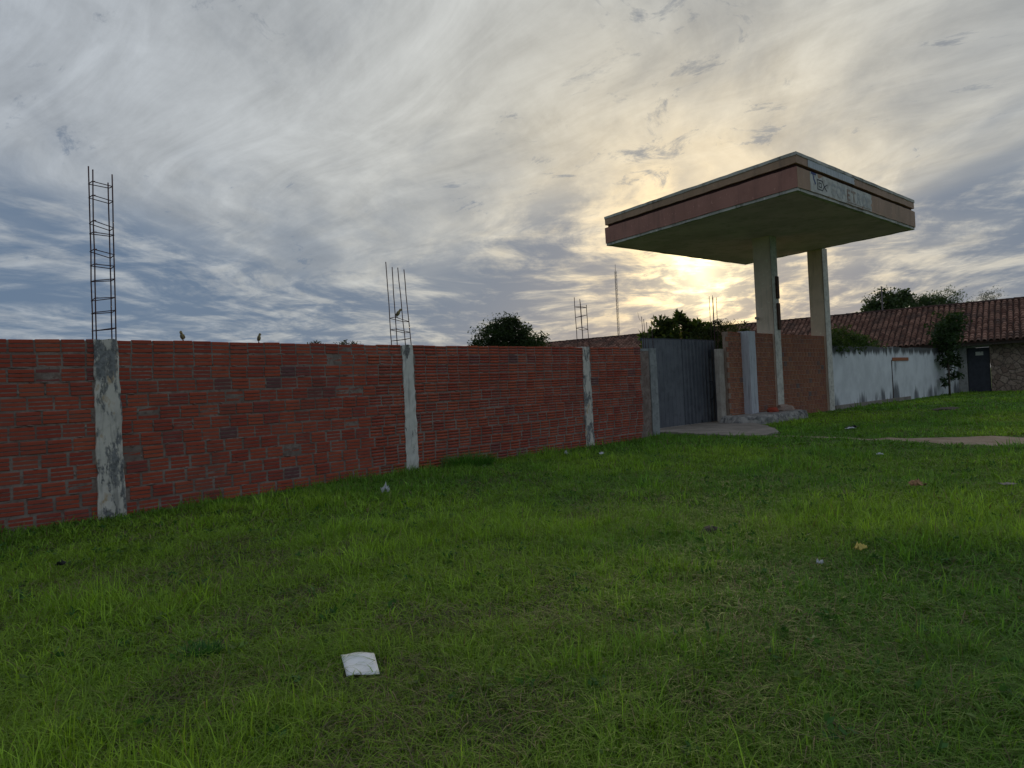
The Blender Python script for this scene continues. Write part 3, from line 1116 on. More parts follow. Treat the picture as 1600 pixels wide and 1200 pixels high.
def text_mesh(body, u, z, size, mat, parent, depth=0.004, base=0.0045, xs_=1.0, name='lettering'):
    cu = bpy.data.curves.new('lettering', 'FONT')
    cu.body = body
    cu.size = size
    cu.extrude = depth / 2
    cu.offset = 0.012
    cu.space_character = 1.06
    tmp = bpy.data.objects.new('lettering_curve', cu)
    COL.objects.link(tmp)
    dg = bpy.context.evaluated_depsgraph_get()
    me = bpy.data.meshes.new_from_object(tmp.evaluated_get(dg))
    bpy.data.objects.remove(tmp, do_unlink=True)
    p = on_face(u, base + depth / 2)
    M4 = Matrix(((ex.x * xs_, 0, ey.x, p.x), (ex.y * xs_, 0, ey.y, p.y), (0, 1, 0, z), (0, 0, 0, 1)))
    me.transform(M4)
    return finish(name, me, mat, parent)


lu = U0 + (U1 - U0) * 0.305
sizes = 0.44
step_ = (U1 - lu) / 8.1
for k, ch in enumerate('COPETROL'):
    text_mesh(ch, lu + k * step_, ZC + 0.185 - 0.0 * k, sizes, 'sign_letter_b' if ch in 'ET' and k in (3, 4) else 'sign_letter', sp, xs_=1.05, name='letter')
face_plate('underline', lu + 3 * step_, lu + 7.9 * step_, ZC + 0.125, ZC + 0.142, 0.004, 'sign_letter_b', sp, 0.0045)
# what is left of the emblem: blue corner stroke and a dark nested square with a tail
face_plate('emblem_stroke', U0 + 0.06, U0 + 0.36, ZC + 0.545, ZC + 0.594, 0.004, 'sign_blue', sp, 0.0045)
bmx = bmesh.new()


def stroke(pts, w, mat, name='emblem_line'):
    bm = bmesh.new()
    for (u0, z0), (u1, z1) in zip(pts, pts[1:]):
        dv = Vector((u1 - u0, z1 - z0)).normalized()
        nv = Vector((-dv.y, dv.x)) * w / 2
        e_ = dv * w / 2
        qs = [(u0 - e_.x + nv.x, z0 - e_.y + nv.y), (u1 + e_.x + nv.x, z1 + e_.y + nv.y), (u1 + e_.x - nv.x, z1 + e_.y - nv.y), (u0 - e_.x - nv.x, z0 - e_.y - nv.y)]
        f_ = [on_face(q[0], 0.009) for q in qs]
        b_ = [on_face(q[0], 0.0045) for q in qs]
        va = [bm.verts.new((p.x, p.y, q[1])) for p, q in zip(f_, qs)]
        vb = [bm.verts.new((p.x, p.y, q[1])) for p, q in zip(b_, qs)]
        bm.faces.new(va)
        for k in range(4):
            bm.faces.new((va[k], va[(k + 1) % 4], vb[(k + 1) % 4], vb[k]))
    return from_bm(name, bm, mat, sp)


bmx.free()
e0, z0 = U0 + 0.42, ZC + 0.20
stroke([(U0 + 0.18, ZC + .53), (U0 + 0.22, ZC + .42), (U0 + 0.30, ZC + .33)], 0.05, 'sign_blue')
stroke([(e0, z0), (e0, z0 + .25), (e0 + .30, z0 + .25), (e0 + .42, z0 + .12), (e0 + .62, z0 + .20)], 0.025, 'sign_dark')
stroke([(e0, z0), (e0 + .30, z0), (e0 + .42, z0 + .12), (e0 + .56, z0 + .02)], 0.025, 'sign_dark')
stroke([(e0 + .09, z0 + .07), (e0 + .09, z0 + .18), (e0 + .24, z0 + .18), (e0 + .24, z0 + .07), (e0 + .09, z0 + .07)], 0.022, 'sign_dark')


def column(s0, s1, t0, t1, ztop):
    """shaft with its front strip painted white"""
    bm = bmesh.new()
    x0, y0 = lc(s0, t0)
    x1, y1 = lc(s1, t1)
    y0, y1 = min(y0, y1), max(y0, y1)
    add_box(bm, x0, x1, y0, y1, -.2, ztop)
    bmesh.ops.bevel(bm, geom=[e for e in bm.edges if abs(e.verts[0].co.z - e.verts[1].co.z) > 1], offset=0.02, segments=2, affect='EDGES')
    c = from_bm('column', bm, 'column', cp)
    bm = bmesh.new()
    add_box(bm, x0 + 0.004, x1 - .004, y0 - 0.012, y0 + 0.004, -.2, ztop - 0.001)
    bmesh.ops.subdivide_edges(bm, edges=bm.edges[:], cuts=8, use_grid_fill=True)
    rd = random.Random(int(s0 * 7))
    for v in bm.verts:
        if v.co.z < ztop - .1:
            v.co.x += rd.uniform(-.008, .008)
    from_bm('painted_face', bm, 'column_w', c)
    return c


c1 = column(20.25, 20.70, -0.74, -1.36, ZC + 0.05)
c2 = column(24.48, 24.95, -0.72, -1.28, ZC + 0.05)
x0, y0 = lc(20.45, -0.74)
for z0_, z1_ in ((2.95, 3.85), (4.0, 4.75)):
    box('conduit_channel', x0 + 0.02, x0 + 0.2, y0 - 0.07, y0 - 0.012, z0_, z1_, 'rustplate', c1, 0.01)
x1_, y1_ = lc(20.25, -1.30)
box('lamp_bracket', x1_ - 0.16, x1_, y1_ - .05, y1_ + .03, 3.35, 3.43, 'trim', c1, 0.01)

# ------------------------------------------------------------------ concrete plinth in front of the screen wall
bm = bmesh.new()
poly = [(16.75, -0.85), (16.55, -0.2), (16.9, 0.25), (17.6, 0.42), (18.6, 0.45), (19.4, 0.40), (20.1, 0.25), (20.45, -0.1), (20.4, -0.74)]
pl = []
rr = random.Random(31)
for i in range(len(poly)):
    p0, p1 = poly[i], poly[(i + 1) % len(poly)]
    for k in range(6):
        f = k / 6
        j = 0.05 if i < len(poly) - 1 else 0
        pl.append((p0[0] * (1 - f) + p1[0] * f + rr.uniform(-j, j), p0[1] * (1 - f) + p1[1] * f + rr.uniform(-j, j)))
n = len(pl)
base = W(18.5, -0.3)
rings_ = []
for z, sc, jz in ((-0.1, 1.03, 0), (0.10, 1.02, .03), (0.22, 0.99, .03), (0.27, 0.93, .02)):
    rings_.append([bm.verts.new((18.5 + (x - 18.5) * sc - 18.5 + rr.uniform(-jz, jz), -((-0.3) + (y + 0.3) * sc + 0.3) + rr.uniform(-jz, jz) if False else -((y + 0.3) * sc) + rr.uniform(-jz, jz), z + rr.uniform(-jz, jz) * 0.7)) for x, y in pl])
for a_, b_ in zip(rings_, rings_[1:]):
    for k in range(n):
        bm.faces.new((a_[k], a_[(k + 1) % n], b_[(k + 1) % n], b_[k]))
bm.faces.new(rings_[-1])
bm.faces.new(rings_[0][::-1])
tag(from_bm('concrete_plinth', bm, 'island', None, base, ANG), 'broken low concrete plinth at the foot of the brown brick screen', 'plinth')


def rock(name, size, seed, mat, loc, label, cat, rz=0.0):
    bm = bmesh.new()
    bmesh.ops.create_icosphere(bm, subdivisions=2, radius=0.5)
    r = random.Random(seed)
    for v in bm.verts:
        f = 1 + r.uniform(-.22, .22)
        v.co = Vector((v.co.x * size[0] * f, v.co.y * size[1] * f, max(v.co.z, -.25) * size[2] * f))
    return tag(from_bm(name, bm, mat, None, loc, rz), label, cat)


rock('rubble', (0.85, 0.5, 0.34), 3, 'rubble', W(19.75, -0.25, 0.31), 'pale pinkish rubble chunk lying on the broken concrete plinth', 'rubble', ANG)
rock('brick_rubble', (0.5, 0.35, 0.24), 5, 'brick_s', W(18.95, -0.3, 0.30), 'small dark red brick rubble beside the pale chunk on the plinth', 'rubble', ANG)

# ------------------------------------------------------------------ white mildewed wall
ww = thing('white_wall', 'long mildew-stained white plastered wall right of the canopy', 'wall', W(25.0, -0.78), ANG)
bm = bmesh.new()
nx_, x_end = 70, 17.75
pr, pb = [], []
rr = random.Random(12)
for k in range(nx_ + 1):
    x = x_end * k / nx_
    zt = 2.45 + 0.02 * math.sin(x * 1.9) + rr.uniform(-.02, .02)
    pr.append([bm.verts.new((x, 0, z)) for z in (-.2, .16, zt - .12, zt)])
    pb.append([bm.verts.new((x, .18, z)) for z in (-.2, .16, zt - .12, zt)])
for k in range(nx_):
    for q in range(3):
        bm.faces.new((pr[k][q], pr[k + 1][q], pr[k + 1][q + 1], pr[k][q + 1]))
        bm.faces.new((pb[k][q + 1], pb[k + 1][q + 1], pb[k + 1][q], pb[k][q]))
    bm.faces.new((pr[k][3], pr[k + 1][3], pb[k + 1][3], pb[k][3]))
for e in (0, nx_):
    for q in range(3):
        bm.faces.new((pr[e][q], pr[e][q + 1], pb[e][q + 1], pb[e][q]))
from_bm('wall_face', bm, 'white_wall', ww)
box('footing', 0.1, 9.0, -0.07, -0.003, -.1, 0.17, 'concrete', ww, 0.01)
box('timber_lintel', 6.85, 9.05, -0.035, -0.003, 1.84, 1.99, 'orange', ww, 0.008)
box('render_joint', 6.72, 6.80, -0.012, -0.002, 0.15, 1.88, 'groove', ww)
box('end_pilaster', 17.55, 17.95, -0.06, 0.22, -.1, 2.4, 'house', ww, 0.01)

# ------------------------------------------------------------------ tiled house behind
HO = Vector((26.8, 37.0, 0))
HA = math.atan2(-0.590, 0.807)
house = thing('tiled_house', 'long low house with red clay barrel-tile roof behind the white wall', 'house', HO, HA)
EZ, RZ, RY = 2.81, 5.22, 5.0
HX0, HX1 = -37.5, 9.0
bm = bmesh.new()
add_box(bm, HX0 + .4, -2.62, 0.8, 9.2, -.2, 2.75)
from_bm('side_wall', bm, 'house', house)
box('stone_wall', -1.55, HX1 - .4, 0.8, 9.2, -.2, 2.75, 'stone', house)
box('door_head', -2.62, -1.55, 0.85, 1.1, 2.45, 2.75, 'house', house)
dr = box('door', -2.6, -1.57, 0.95, 1.02, 0.02, 2.44, 'door', house)
box('door_notice', -2.22, -1.86, 0.944, 0.949, 2.02, 2.22, 'pillar_clean', dr)
for k in range(5):
    box('door_board', -2.58 + k * 0.203, -2.58 + k * 0.203 + 0.19, 0.938 - .001 * (k % 2), 0.948, 0.05, 1.98, 'door', dr)
box('handle', -1.72, -1.68, 0.90, 0.94, 1.0, 1.14, 'gate_dark', dr)
# gable prism under the roof
for xx in (HX0 + .4, HX1 - .42):
    bm = bmesh.new()
    v = [bm.verts.new(c) for c in ((xx, 0.8, 2.7), (xx, 9.2, 2.7), (xx, 5.0, 5.0), (xx + .02, 0.8, 2.7), (xx + .02, 9.2, 2.7), (xx + .02, 5.0, 5.0))]
    for f in ((0, 1, 2), (5, 4, 3), (0, 3, 4, 1), (1, 4, 5, 2), (2, 5, 3, 0)):
        bm.faces.new([v[i] for i in f])
    from_bm('gable', bm, 'house', house)
roof_a = math.atan2(RZ - EZ, RY)
SLOPE = math.hypot(RY, RZ - EZ)
bm = bmesh.new()
for sgn in (1, -1):
    y0 = 0.0 if sgn > 0 else 10.0
    vs = [bm.verts.new(c) for c in ((HX0, y0, EZ - .05), (HX1, y0, EZ - .05), (HX1, 5.0, RZ - .05), (HX0, 5.0, RZ - .05), (HX0, y0, EZ - .13), (HX1, y0, EZ - .13), (HX1, 5.0, RZ - .13), (HX0, 5.0, RZ - .13))]
    for f in ((0, 1, 2, 3), (7, 6, 5, 4), (0, 4, 5, 1), (1, 5, 6, 2), (3, 2, 6, 7), (0, 3, 7, 4)):
        bm.faces.new([vs[i] for i in f])
roof = from_bm('roof', bm, 'tile_bed', house)
box('eave_board', HX0, HX1, 0.05, 0.09, EZ - .26, EZ - .125, 'wood_dark', roof)
TP, TR, TLn = 0.285, 0.33, 0.42
ncol = int((HX1 - HX0) / TP)
nrow = int(SLOPE / TR) + 1


def tile_arrays():
    N = 6
    V = []
    for (d, r, h) in ((0.0, 0.118, 0.125), (TLn, 0.082, 0.062)):
        for k in range(N + 1):
            a_ = math.pi * k / N
            V.append((-math.cos(a_) * r, d, math.sin(a_) * h + (0.022 if d == 0 else 0.0)))
    for k in range(N + 1):
        a_ = math.pi * k / N
        V.append((-math.cos(a_) * 0.09, 0.0, math.sin(a_) * 0.085 + 0.018))
    Qd = [(k, k + 1, N + 1 + k + 1, N + 1 + k) for k in range(N)]
    Qd += [(k + 1, k, 2 * (N + 1) + k, 2 * (N + 1) + k + 1) for k in range(N)]
    return np.array(V), np.array(Qd)


TV, TQ = tile_arrays()
tm = bpy.data.meshes.new('tile')
tm.from_pydata([tuple(v) for v in TV], [], [tuple(f) for f in TQ])
tm.materials.append(MT['tile'])
tiles = []
rs = np.random.RandomState(3)
for c in range(ncol):
    for r_ in range(nrow):
        d0 = r_ * TR - 0.06
        if d0 + TLn > SLOPE + .1:
            continue
        tiles.append((HX0 + (c + .5) * TP + rs.uniform(-.012, .012), d0 + rs.uniform(-.025, .025), rs.uniform(-.05, .05), rs.rand()))
# largest in view: the right hand ones inside the frame
tiles.sort(key=lambda q: abs(q[0] + 1.2) + (100 if q[0] > 1.2 else 0))
ca, sa = math.cos(roof_a), math.sin(roof_a)
for (x, d_, tw, r_) in tiles[:300]:
    o = bpy.data.objects.new('tile', tm)
    COL.objects.link(o)
    o.parent = roof
    o.location = (x, d_ * ca, EZ - .05 + d_ * sa)
    o.rotation_euler = (roof_a, 0, tw)
VV, QQ, RR = [], [], []
for i, (x, d_, tw, r_) in enumerate(tiles[300:]):
    P = TV.copy()
    P[:, 0] += P[:, 1] * -tw + x
    yy = P[:, 1] + d_
    P = np.stack([P[:, 0], yy * ca - P[:, 2] * sa, EZ - .05 + yy * sa + P[:, 2] * ca], 1)
    VV.append(P)
    QQ.append(TQ + i * len(TV))
    RR.append(np.full(len(TV), r_))
stuff(finish('tile_field', mesh_np('tile_field', np.concatenate(VV), [np.concatenate(QQ)], rnd=np.concatenate(RR)), 'tile_s', roof))
bm = bmesh.new()
k = 0
x = HX0
rr = random.Random(8)
while x < HX1:
    add_tube(bm, [(x, 5.0, RZ - .02 + rr.uniform(-.012, .012)), (x + .43, 5.0, RZ - .02 + rr.uniform(-.012, .012))], [0.13, 0.11], 10)
    x += 0.36
from_bm('ridge_tiles', bm, 'tile_bed', roof)


# ------------------------------------------------------------------ vegetation generators
def leaves_mesh(P, size, aspect, cols, seed, up=0.2):
    """one bent two-quad leaf per point"""
    rs = np.random.RandomState(seed)
    N = len(P)
    d = rs.normal(size=(N, 3))
    d[:, 2] = d[:, 2] * 0.7 + up
    d /= np.linalg.norm(d, axis=1)[:, None]
    e = np.cross(d, rs.normal(size=(N, 3)))
    e /= np.linalg.norm(e, axis=1)[:, None]
    n_ = np.cross(d, e)
    L = size * rs.uniform(0.6, 1.25, N)[:, None]
    w = L * aspect * 0.5
    a_ = P
    b_ = P + d * L * .5 + e * w + n_ * L * .06
    c_ = P + d * L * .5 - e * w + n_ * L * .06
    t_ = P + d * L - n_ * L * .12
    V = np.stack([a_, b_, t_, c_], 1).reshape(-1, 3)
    F = np.arange(4 * N).reshape(N, 4)
    C = np.repeat(cols, 4, axis=0)
    return V, F, C


def crown(name, parent, blobs, n, size, aspect, base, seed, clumps=60, spread=0.16, up=0.2, tipcol=None):
    """blobs: (centre, radii) ellipsoids; leaves gather round many clump centres in their volume"""
    rs = np.random.RandomState(seed)
    vol = np.array([b[1][0] * b[1][1] * b[1][2] for b in blobs]) ** 0.7
    vol /= vol.sum()
    PP = []
    CC = []
    for (c, r), f in zip(blobs, vol):
        m = max(6, int(clumps * f))
        q = rs.normal(size=(m, 3))
        q /= np.linalg.norm(q, axis=1)[:, None]
        q *= (rs.uniform(0.25, 1.0, m) ** 0.45)[:, None]
        cen = np.array(c) + q * np.array(r)
        k = int(n * f)
        pick = rs.randint(0, m, k)
        sc = np.mean(r) * spread * rs.uniform(0.6, 1.6, m)
        p = cen[pick] + rs.normal(size=(k, 3)) * sc[pick][:, None] * np.array([1, 1, 0.75])
        tone = rs.uniform(0.65, 1.3, m)[pick]
        col = np.array(base)[None] * tone[:, None] * rs.uniform(0.75, 1.3, k)[:, None]
        if tipcol is not None:
            w = (rs.rand(k) < 0.2)[:, None]
            col = np.where(w, np.array(tipcol)[None] * rs.uniform(.8, 1.2, k)[:, None], col)
        PP.append(p)
        CC.append(col)
    P = np.concatenate(PP)
    C = np.concatenate(CC)
    V, F, Cc = leaves_mesh(P, size, aspect, C, seed + 1, up)
    return finish(name, mesh_np(name, V, [F], Cc), 'leaf', parent)


def trunk(parent, h, r, limbs, seed, name='trunk'):
    rd = random.Random(seed)
    bm = bmesh.new()
    pts = [(0, 0, -.2)]
    x = y = 0
    for k in range(1, 6):
        x += rd.uniform(-.04, .04) * h * .3
        y += rd.uniform(-.04, .04) * h * .3
        pts.append((x, y, h * k / 5))
    add_tube(bm, pts, [r * (1.15 - .12 * k) for k in range(6)], 8)
    for (bx_, by_, bz_) in limbs:
        f = rd.uniform(.55, .95)
        i = int(f * 5)
        s_ = Vector(pts[i])
        e_ = Vector((bx_, by_, bz_))
        mid = s_.lerp(e_, .5) + Vector((rd.uniform(-.1, .1), rd.uniform(-.1, .1), .12)) * h * .3
        add_tube(bm, [s_, mid, e_], [r * .5, r * .32, r * .1], 6)
    return from_bm(name, bm, 'bark', parent, smooth=True)


def tree(name, label, loc, h, r, blobs, n, size, aspect, base, seed, clumps=60, spread=.16, group=None, cat='tree', tip=None, up=.2):
    t = thing(name, label, cat, loc, 0, group)
    rd = random.Random(seed)
    limbs = []
    for c, rr_ in blobs:
        for _ in range(3):
            limbs.append((c[0] + rd.uniform(-.6, .6) * rr_[0], c[1] + rd.uniform(-.6, .6) * rr_[1], c[2] + rd.uniform(-.2, .6) * rr_[2]))
    trunk(t, h, r, limbs, seed)
    crown('crown', t, blobs, n, size, aspect, base, seed, clumps, spread, up, tip)
    return t


DG = (0.040, 0.062, 0.022)
tree('dense_tree', 'dense dark round-crowned tree rising behind the brick wall', (-0.1, 28.0, 0), 2.2, 0.14,
     [((-.1, 0, 3.05), (1.15, 1.1, 1.1)), ((-.85, .1, 2.7), (.75, .8, .75)), ((.85, -.1, 2.75), (.75, .8, .8)), ((0.3, 0, 3.5), (.6, .6, .62)), ((-.35, 0, 3.6), (.5, .5, .55))], 21000, 0.12, .42, DG, 3, 150, .17)
tree('broadleaf_tree', 'broad-leaved tree with open crown peeking over the metal gate', (6.45, 27.2, 0), 2.0, 0.10,
     [((-.55, 0, 3.35), (.42, .42, .42)), ((0.1, 0, 3.55), (.36, .4, .42)), ((.55, .1, 3.35), (.40, .4, .40)), ((-1.0, 0, 3.05), (.42, .45, .32)), ((1.05, 0, 3.1), (.45, .4, .4)), ((0.1, 0, 2.85), (1.4, .8, .5))], 3600, 0.24, .42, (0.085, 0.120, 0.030), 8, 60, .17, tip=(0.16, 0.18, 0.03), up=.5)
tree('wispy_shrub', 'wispy fine-leaved shrub behind the gate between tree and brick screen', (7.95, 26.0, 0), 1.8, 0.06,
     [((0, 0, 2.95), (.8, .6, .5)), ((-.35, 0, 3.25), (.42, .4, .32)), ((.45, 0, 3.1), (.42, .4, .34)), ((-.9, 0, 2.95), (.5, .4, .35)), ((-.5, 0, 2.3), (.7, .5, .5)), ((0.05, -.3, 2.2), (.6, .5, .6))], 7500, 0.095, .3, (0.065, 0.085, 0.030), 13, 140, .16, cat='shrub')
tree('feathery_shrub', 'small feathery shrub whose tips just clear the brick wall', (-5.0, 20.0, 0), 2.1, 0.05,
     [((-.45, 0, 2.78), (.28, .3, .17)), ((0.2, 0, 2.83), (.34, .3, .19)), ((0.62, 0, 2.80), (.2, .2, .12)), ((0, 0, 2.3), (.7, .5, .35))], 1500, 0.11, .3, (0.05, 0.06, 0.035), 21, 30, .2, cat='shrub')
tree('dark_tree', 'dark leafy tree behind the ridge of the tiled house', (31.0, 58.0, 0), 5.0, 0.22,
     [((0, 0, 6.8), (1.5, 1.4, 1.2)), ((-1.2, 0, 6.2), (1.0, 1.0, .9)), ((.9, 0, 7.25), (.9, .9, .75)), ((0, 0, 5.4), (2.0, 1.6, 1.2))], 8000, 0.27, .5, (0.050, 0.078, 0.030), 31, 90, .17)
tree('light_tree', 'lighter feathery tree right of the dark tree behind the tiled roof', (33.6, 56.0, 0), 5.0, 0.18,
     [((0, 0, 6.2), (1.3, 1.2, 1.1)), ((1.1, 0, 6.7), (.9, .9, 1.0)), ((-1.0, 0, 6.5), (.9, .9, .9)), ((0.3, 0, 5.6), (2.2, 1.4, 1.3)), ((-1.9, 0, 5.9), (1.0, 1.0, 1.0))], 8500, 0.20, .30, (0.070, 0.110, 0.048), 37, 110, .20, up=.6)
tree('bare_tree', 'thin almost bare tree above the roof ridge at far right', (40.6, 60.0, 0), 6.2, 0.09,
     [((-.9, 0, 6.5), (.9, .7, .7)), ((.3, 0, 7.2), (.8, .7, .8)), ((1.4, 0, 6.3), (.8, .6, .5))], 1500, 0.17, .25, (0.07, 0.09, 0.06), 41, 40, .3, up=.7)
# plants at the white wall
t = thing('overhanging_vine', 'green vine spilling over the left end of the white wall', 'vine', W(27.2, -1.15), ANG)
trunk(t, 2.3, .04, [(-.8, 0, 2.6), (.6, 0, 2.6), (1.6, 0, 2.55)], 51, 'stem')
crown('foliage', t, [((-1.2, .1, 2.65), (.7, .4, .35)), ((-.1, .1, 2.78), (.8, .45, .42)), ((1.0, .1, 2.70), (.8, .4, .35)), ((2.2, .1, 2.62), (.9, .35, .28)), ((3.4, .1, 2.58), (.7, .3, .16)), ((-1.6, -.42, 2.42), (.35, .12, .28)), ((-.2, -.42, 2.40), (1.4, .10, .12))], 3800, 0.13, .42, (0.05, 0.085, 0.02), 52, 110, .22)
t = thing('sapling', 'slender young tree with drooping leaf clumps in front of the white wall', 'sapling', W(39.0, -0.35), ANG)
trunk(t, 3.2, .05, [(-.3, 0, 3.0), (.5, -.1, 3.1), (-.4, -.2, 1.7), (.5, .1, 1.4), (-.3, 0, 1.0), (.4, 0, .8)], 61)
tube('stem', [(-.35, -.1, -.1), (-.30, -.1, .6), (-.15, -.05, 1.3), (0.0, 0, 1.9)], 0.03, 'bark', t)
crown('crown', t, [((0.1, 0, 3.75), (.95, .7, .50)), ((-.35, 0, 3.2), (.75, .6, .5)), ((.6, 0, 3.0), (.75, .6, .55)), ((.15, 0, 2.55), (.65, .55, .4)), ((-.25, -.1, 1.95), (.6, .45, .32)), ((.45, 0, 1.6), (.55, .4, .28)), ((.75, 0, 1.05), (.3, .3, .22)), ((-.4, 0, .8), (.3, .3, .25))], 2900, 0.21, .45, (0.032, 0.058, 0.020), 62, 100, .24, up=-.25)

# ------------------------------------------------------------------ far mast, thin pole, bars behind the shrub
mast = thing('radio_mast', 'thin distant lattice radio mast left of the canopy', 'mast', (21.5, 140.0, 0))
hw = 0.22
cs3 = [(hw * math.cos(a_), hw * math.sin(a_)) for a_ in (math.pi / 2, math.pi * 7 / 6, math.pi * 11 / 6)]
for c in cs3:
    tube('mast_leg', [(c[0], c[1], 0), (c[0], c[1], 23.8)], 0.03, 'steel', mast, 4)
bm = bmesh.new()
z = 0.5
while z < 23.5:
    for i in range(3):
        p0, p1 = cs3[i], cs3[(i + 1) % 3]
        add_tube(bm, [(p0[0], p0[1], z), (p1[0], p1[1], z + .75)], 0.02, 4)
        add_tube(bm, [(p0[0], p0[1], z), (p1[0], p1[1], z)], 0.02, 4)
    z += 0.75
from_bm('lattice', bm, 'steel', mast)
tube('antenna', [(0, 0, 23.5), (0, 0, 25.2)], 0.04, 'steel', mast, 5)
tag(tube('roof_pole', [(26.35, 50, 0), (26.35, 50, 7.4)], 0.045, 'steel'), 'thin vertical pole standing in front of the dark tree above the roof', 'pole')
yp = thing('unfinished_column', 'four rusty rebar rods above the wispy shrub beside the canopy', 'column', (7.3, 25.3, 0), ANG)
box('shaft', -.15, .15, -.15, .15, -.1, 2.3, 'grey_post', yp)
for x, y, h in ((-.2, -.1, 4.36), (.03, -.12, 4.30), (.0, .14, 4.38), (.19, .1, 4.34)):
    tube('rebar', [(x * .6, y * .6, 2.2), (x, y, 3.2), (x + .01, y, h)], 0.011, 'rust', yp)


# ------------------------------------------------------------------ birds
def bird(name, label, loc, rz, lean, h, group):
    t = thing(name, label, 'bird', loc, rz, group)
    ax = Vector((math.sin(lean), 0, math.cos(lean)))          # body axis, head end up and forward (+x)
    prof = [(-.05, .010), (0.0, .030), (.10, .135), (.25, .185), (.42, .195), (.56, .165), (.66, .120), (.72, .112), (.80, .125), (.89, .115), (.96, .070), (1.0, .006)]
    bm = bmesh.new()
    legs = 0.16 * h
    pts, rad = [], []
    for f, r in prof:
        p = ax * (f * h * .86)
        if f > .6:
            p += Vector((1, 0, 0)) * (f - .6) * .22 * h
        pts.append((p.x, p.y, p.z + legs))
        rad.append(r * h)
    add_tube(bm, pts, rad, 10)
    b_ = from_bm('body', bm, 'feather_y', t, smooth=True)
    hd = Vector(pts[8])
    bm = bmesh.new()
    add_tube(bm, [hd + Vector((.09 * h, 0, .02 * h)), hd + Vector((.17 * h, 0, .01 * h)), hd + Vector((.25 * h, 0, -.01 * h))], [.035 * h, .022 * h, .003 * h], 6)
    from_bm('beak', bm, 'beak', t)
    bm = bmesh.new()
    add_tube(bm, [hd + Vector((-.06 * h, 0, .06 * h)), hd + Vector((.0, 0, .105 * h)), hd + Vector((.06 * h, 0, .07 * h))], [.05 * h, .085 * h, .04 * h], 8)
    from_bm('cap', bm, 'feather_d', t, smooth=True)
    for s_ in (-1, 1):
        bm = bmesh.new()
        q = [Vector(pts[5]) + Vector((-.07 * h, s_ * .13 * h, 0)), Vector(pts[3]) + Vector((-.10 * h, s_ * .15 * h, 0)), Vector(pts[1]) + Vector((-.10 * h, s_ * .06 * h, .02 * h))]
        add_tube(bm, q, [.06 * h, .075 * h, .015 * h], 8)
        from_bm('wing', bm, 'feather_d', t, smooth=True)
        bm = bmesh.new()
        fx = pts[3][0] * .8
        add_tube(bm, [(fx, s_ * .06 * h, legs + .14 * h), (fx - .02 * h, s_ * .065 * h, .06 * h), (fx, s_ * .07 * h, .0)], .013 * h, 5)
        for ta in (-.5, 0, .5):
            add_tube(bm, [(fx, s_ * .07 * h, .006), (fx + .09 * h * math.cos(ta), s_ * .07 * h + .09 * h * math.sin(ta), .006)], .010 * h, 4)
        from_bm('leg', bm, 'beak', t)
        bm = bmesh.new()
        bmesh.ops.create_icosphere(bm, subdivisions=1, radius=.02 * h, matrix=Matrix.Translation(hd + Vector((.07 * h, s_ * .095 * h, .03 * h))))
        from_bm('eye', bm, 'beak', t)
    bm = bmesh.new()
    tp = Vector(pts[1])
    tail = tp - ax * .30 * h
    add_tube(bm, [tp, tp.lerp(tail, .5), tail], [.045 * h, .05 * h, .04 * h], 6)
    for v in bm.verts:
        v.co.y *= 1.3
    from_bm('tail', bm, 'feather_d', t)
    return t


y, _ = wall_pt(0.99)
bird('bird', 'brown-olive bird perched on the brick wall nearest the left rebar cage', W(0.99, -y - .06, WH), math.radians(150), .30, .15, 'birds perched on the wall')
y, _ = wall_pt(2.10)
bird('bird', 'olive bird perched on the brick wall, right of the other wall-top bird', W(2.10, -y - .06, WH), math.radians(30), .12, .14, 'birds perched on the wall')
y, _ = wall_pt(4.7)
bird('bird', 'yellowish bird clinging to a stirrup of the middle rebar cage', W(4.70, -y - .03, 2.735), math.radians(20), .55, .17, 'birds perched on the wall')


# ------------------------------------------------------------------ litter
def gzf(x, y):
    return float(gz(x, y))


def crumple(name, loc, sx, sy, sz, seed, mat, label, cat, rz=0.0, lift=0.065):
    """a folded, creased scrap with real thickness"""
    r = random.Random(seed)
    n = 6
    bm = bmesh.new()
    g = [[bm.verts.new(((i / n - .5) * sx + r.uniform(-.3, .3) * sx / n, (j / n - .5) * sy + r.uniform(-.3, .3) * sy / n, sz * (r.random() ** 1.4) * (1 - abs(i / n - .5)))) for j in range(n + 1)] for i in range(n + 1)]
    for i in range(n):
        for j in range(n):
            if r.random() < .9 or 0 < i < n - 1:
                bm.faces.new((g[i][j], g[i + 1][j], g[i + 1][j + 1], g[i][j + 1]))
    e = bmesh.ops.extrude_face_region(bm, geom=bm.faces[:])
    for v in [q for q in e['geom'] if isinstance(q, bmesh.types.BMVert)]:
        v.co.z -= .004
    x, y = loc
    return tag(from_bm(name, bm, mat, None, (x, y, gzf(x, y) + lift), rz), label, cat)


# the white sheet
bm = bmesh.new()
n = 8
pc = [(-.877, 3.48), (-.716, 3.485), (-.794, 3.75), (-.969, 3.745)]
gg = []
zb = gzf(-.86, 3.68)
for i in range(n + 1):
    row = []
    for j in range(n + 1):
        u, v_ = i / n, j / n
        x = (pc[0][0] * (1 - u) + pc[1][0] * u) * (1 - v_) + (pc[3][0] * (1 - u) + pc[2][0] * u) * v_
        y = (pc[0][1] * (1 - u) + pc[1][1] * u) * (1 - v_) + (pc[3][1] * (1 - u) + pc[2][1] * u) * v_
        row.append(bm.verts.new((x, y, zb + .03 + .004 * math.sin(u * 3.1) + .012 * v_ + .003 * math.sin(u * 7 + v_ * 4))))
    gg.append(row)
for i in range(n):
    for j in range(n):
        bm.faces.new((gg[i][j], gg[i + 1][j], gg[i + 1][j + 1], gg[i][j + 1]))
e = bmesh.ops.extrude_face_region(bm, geom=bm.faces[:])
